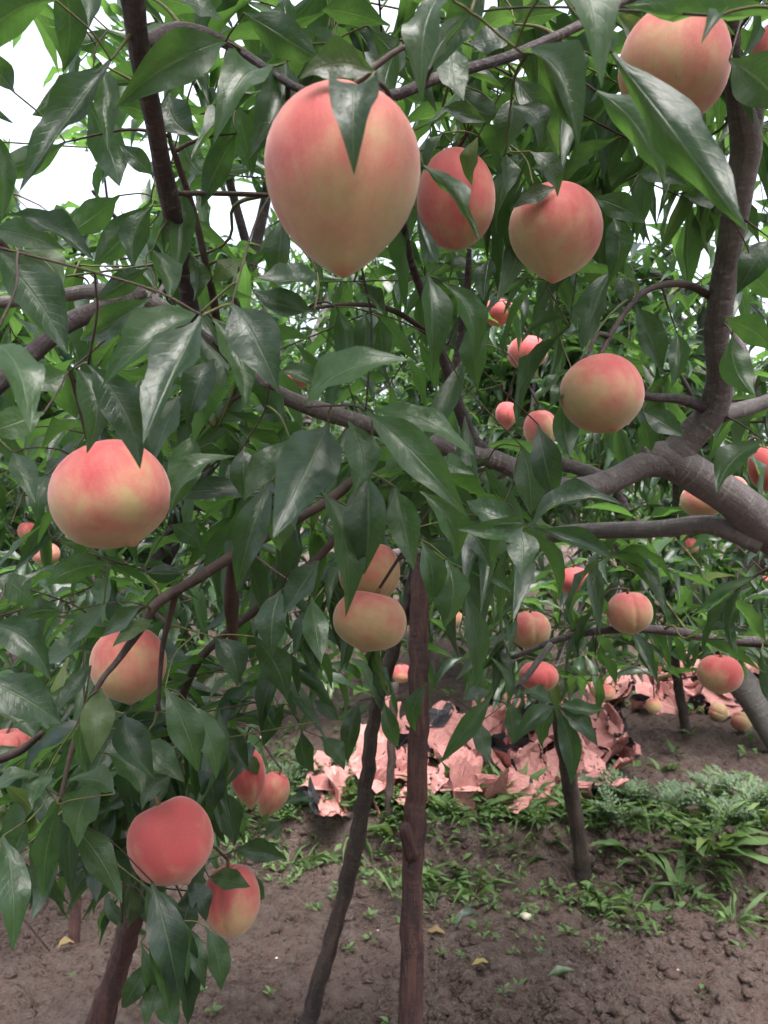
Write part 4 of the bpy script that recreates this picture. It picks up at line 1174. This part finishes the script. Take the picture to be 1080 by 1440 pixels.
# soil clods and pale grit
def lump(r):
    t = (1 + 5 ** .5) / 2
    v = np.array([(-1,t,0),(1,t,0),(-1,-t,0),(1,-t,0),(0,-1,t),(0,1,t),(0,-1,-t),(0,1,-t),(t,0,-1),(t,0,1),(-t,0,-1),(-t,0,1)], float)
    v /= np.linalg.norm(v[0]); v *= r.uniform(.65, 1.25, (12, 1)); return v * np.array([1, r.uniform(.7, 1), r.uniform(.5, .8)])
ICO = np.array([(0,11,5),(0,5,1),(0,1,7),(0,7,10),(0,10,11),(1,5,9),(5,11,4),(11,10,2),(10,7,6),(7,1,8),(3,9,4),(3,4,2),(3,2,6),(3,6,8),(3,8,9),(4,9,5),(2,4,11),(6,2,10),(8,6,7),(9,8,1)])
def lumps(n, pick, smin, smax, name, mat, label, smooth=True):
    V, Fs = [], []
    for k in range(n):
        x, y = pick(); s = smin + (smax - smin) * r3.random() ** 2.6
        V.append(lump(r3) * s + np.array([x, y, float(H(x, y)) - s * .05])); Fs.append(ICO + 12 * k)
    tag(link(name, mesh_from(name, np.vstack(V), np.vstack(Fs), mat, smooth)), label, 'soil', None, 'stuff')
def on_soil():
    while True:
        y = r3.uniform(1.6, 3.0); x = r3.uniform(-.62, .62) * y
        if r3.random() < (.3 + .7 * (x > 0)) * (.12 + .88 * sstep(-.1, .5, float(vnoise(x, y, 3.1, 21)))) and y < bank_y(np.array(x)) + .2: return x, y
lumps(9000, on_soil, .0025, .028, 'soil_clods', M_soil, 'brown crumbs and clods of tilled soil')
lumps(900, lambda: (r3.uniform(-.2, 2.4), r3.uniform(2.8, 4.6)), .003, .018, 'terrace_clods', M_soil, 'brown clods on the upper terrace')
lumps(260, on_soil, .0015, .005, 'pale_grit', M_stone, 'tiny pale specks of grit on the soil')
# single small things on the soil
def small_leaf(px, py, ang, ln, mat, label, wr=.35):
    d = CAMZ * F / (py - 720); x = (px - 540) / F * d; z = float(H(x, d)) + .012
    V, Fc, UV = T_hi[int(px) % len(T_hi)]
    o = link('fallen_leaf', mesh_from('fallen_leaf', V * np.array([ln, ln * wr, ln]), Fc, mat, True, UV), loc=(x, d, z))
    o.rotation_euler = (.15, -.1, R(ang)); tag(o, label, 'leaf')
small_leaf(640, 1328, 25, .10, M_leaf, 'dark green fallen peach leaf on bare soil beside the thick prop')
small_leaf(770, 1390, 10, .08, M_leaf, 'curled dark green fallen leaf on the loose clods')
small_leaf(600, 1325, -20, .06, M_dryleaf, 'pale yellow fallen leaf scrap at the foot of the thick prop', .5)
small_leaf(80, 1345, 30, .05, M_dryleaf, 'brown dry leaf on bare soil near the pale stake', .6)
small_leaf(690, 1375, 200, .06, M_dryleaf, 'yellowish fallen leaf scrap out on the loose clods', .5)
d = CAMZ * F / (1303 - 720)
xx = (740 - 540) / F * d
st = link('stone', mesh_from('stone', lump(r3) * .020, ICO, M_stone, True), loc=(xx, d, float(H(xx, d)) + .010))
tag(st, 'pale cream stone lying on bare soil below the weedy bank', 'stone')
# seedlings
SEED = []
for k in range(4):
    L = Leaves()
    for q in range(7):
        a = q * 2.4; dv = np.array([math.cos(a), math.sin(a), r3.uniform(.2, .8)]); l = r3.uniform(.02, .035)
        b = np.array([0, 0, .004]) + dv * .006
        L.add(b, b + dv * l, np.array([0, 0, 1.0]), l * .5)
    SEED.append(joined(L.frames(), np.arange(7), T_mid, 'seedling', M_weed))
for px, py in ((435,1290),(520,1300),(470,1310),(100,1385),(285,1400),(620,1350),(650,1360),(710,1410),(640,1300),(700,1290),(840,1338),(795,1330),(730,1400),(690,1430),(550,1440),
               (845,1285),(1040,1345),(380,1410),(300,1430),(660,1270),(600,1280),(760,1350),(490,1345),(380,1240),(420,1235)):
    d = CAMZ * F / (py - 720); x = (px - 540) / F * d
    o = link('weed_seedling', SEED[px % 4], loc=(x, d, float(H(x, d)))); o.rotation_euler.z = px; s = r3.uniform(.45, .9); o.scale = (s, s, s)
    tag(o, 'tiny green weed seedling sprouting from bare soil', 'seedling', 'weed seedlings on the bare soil')
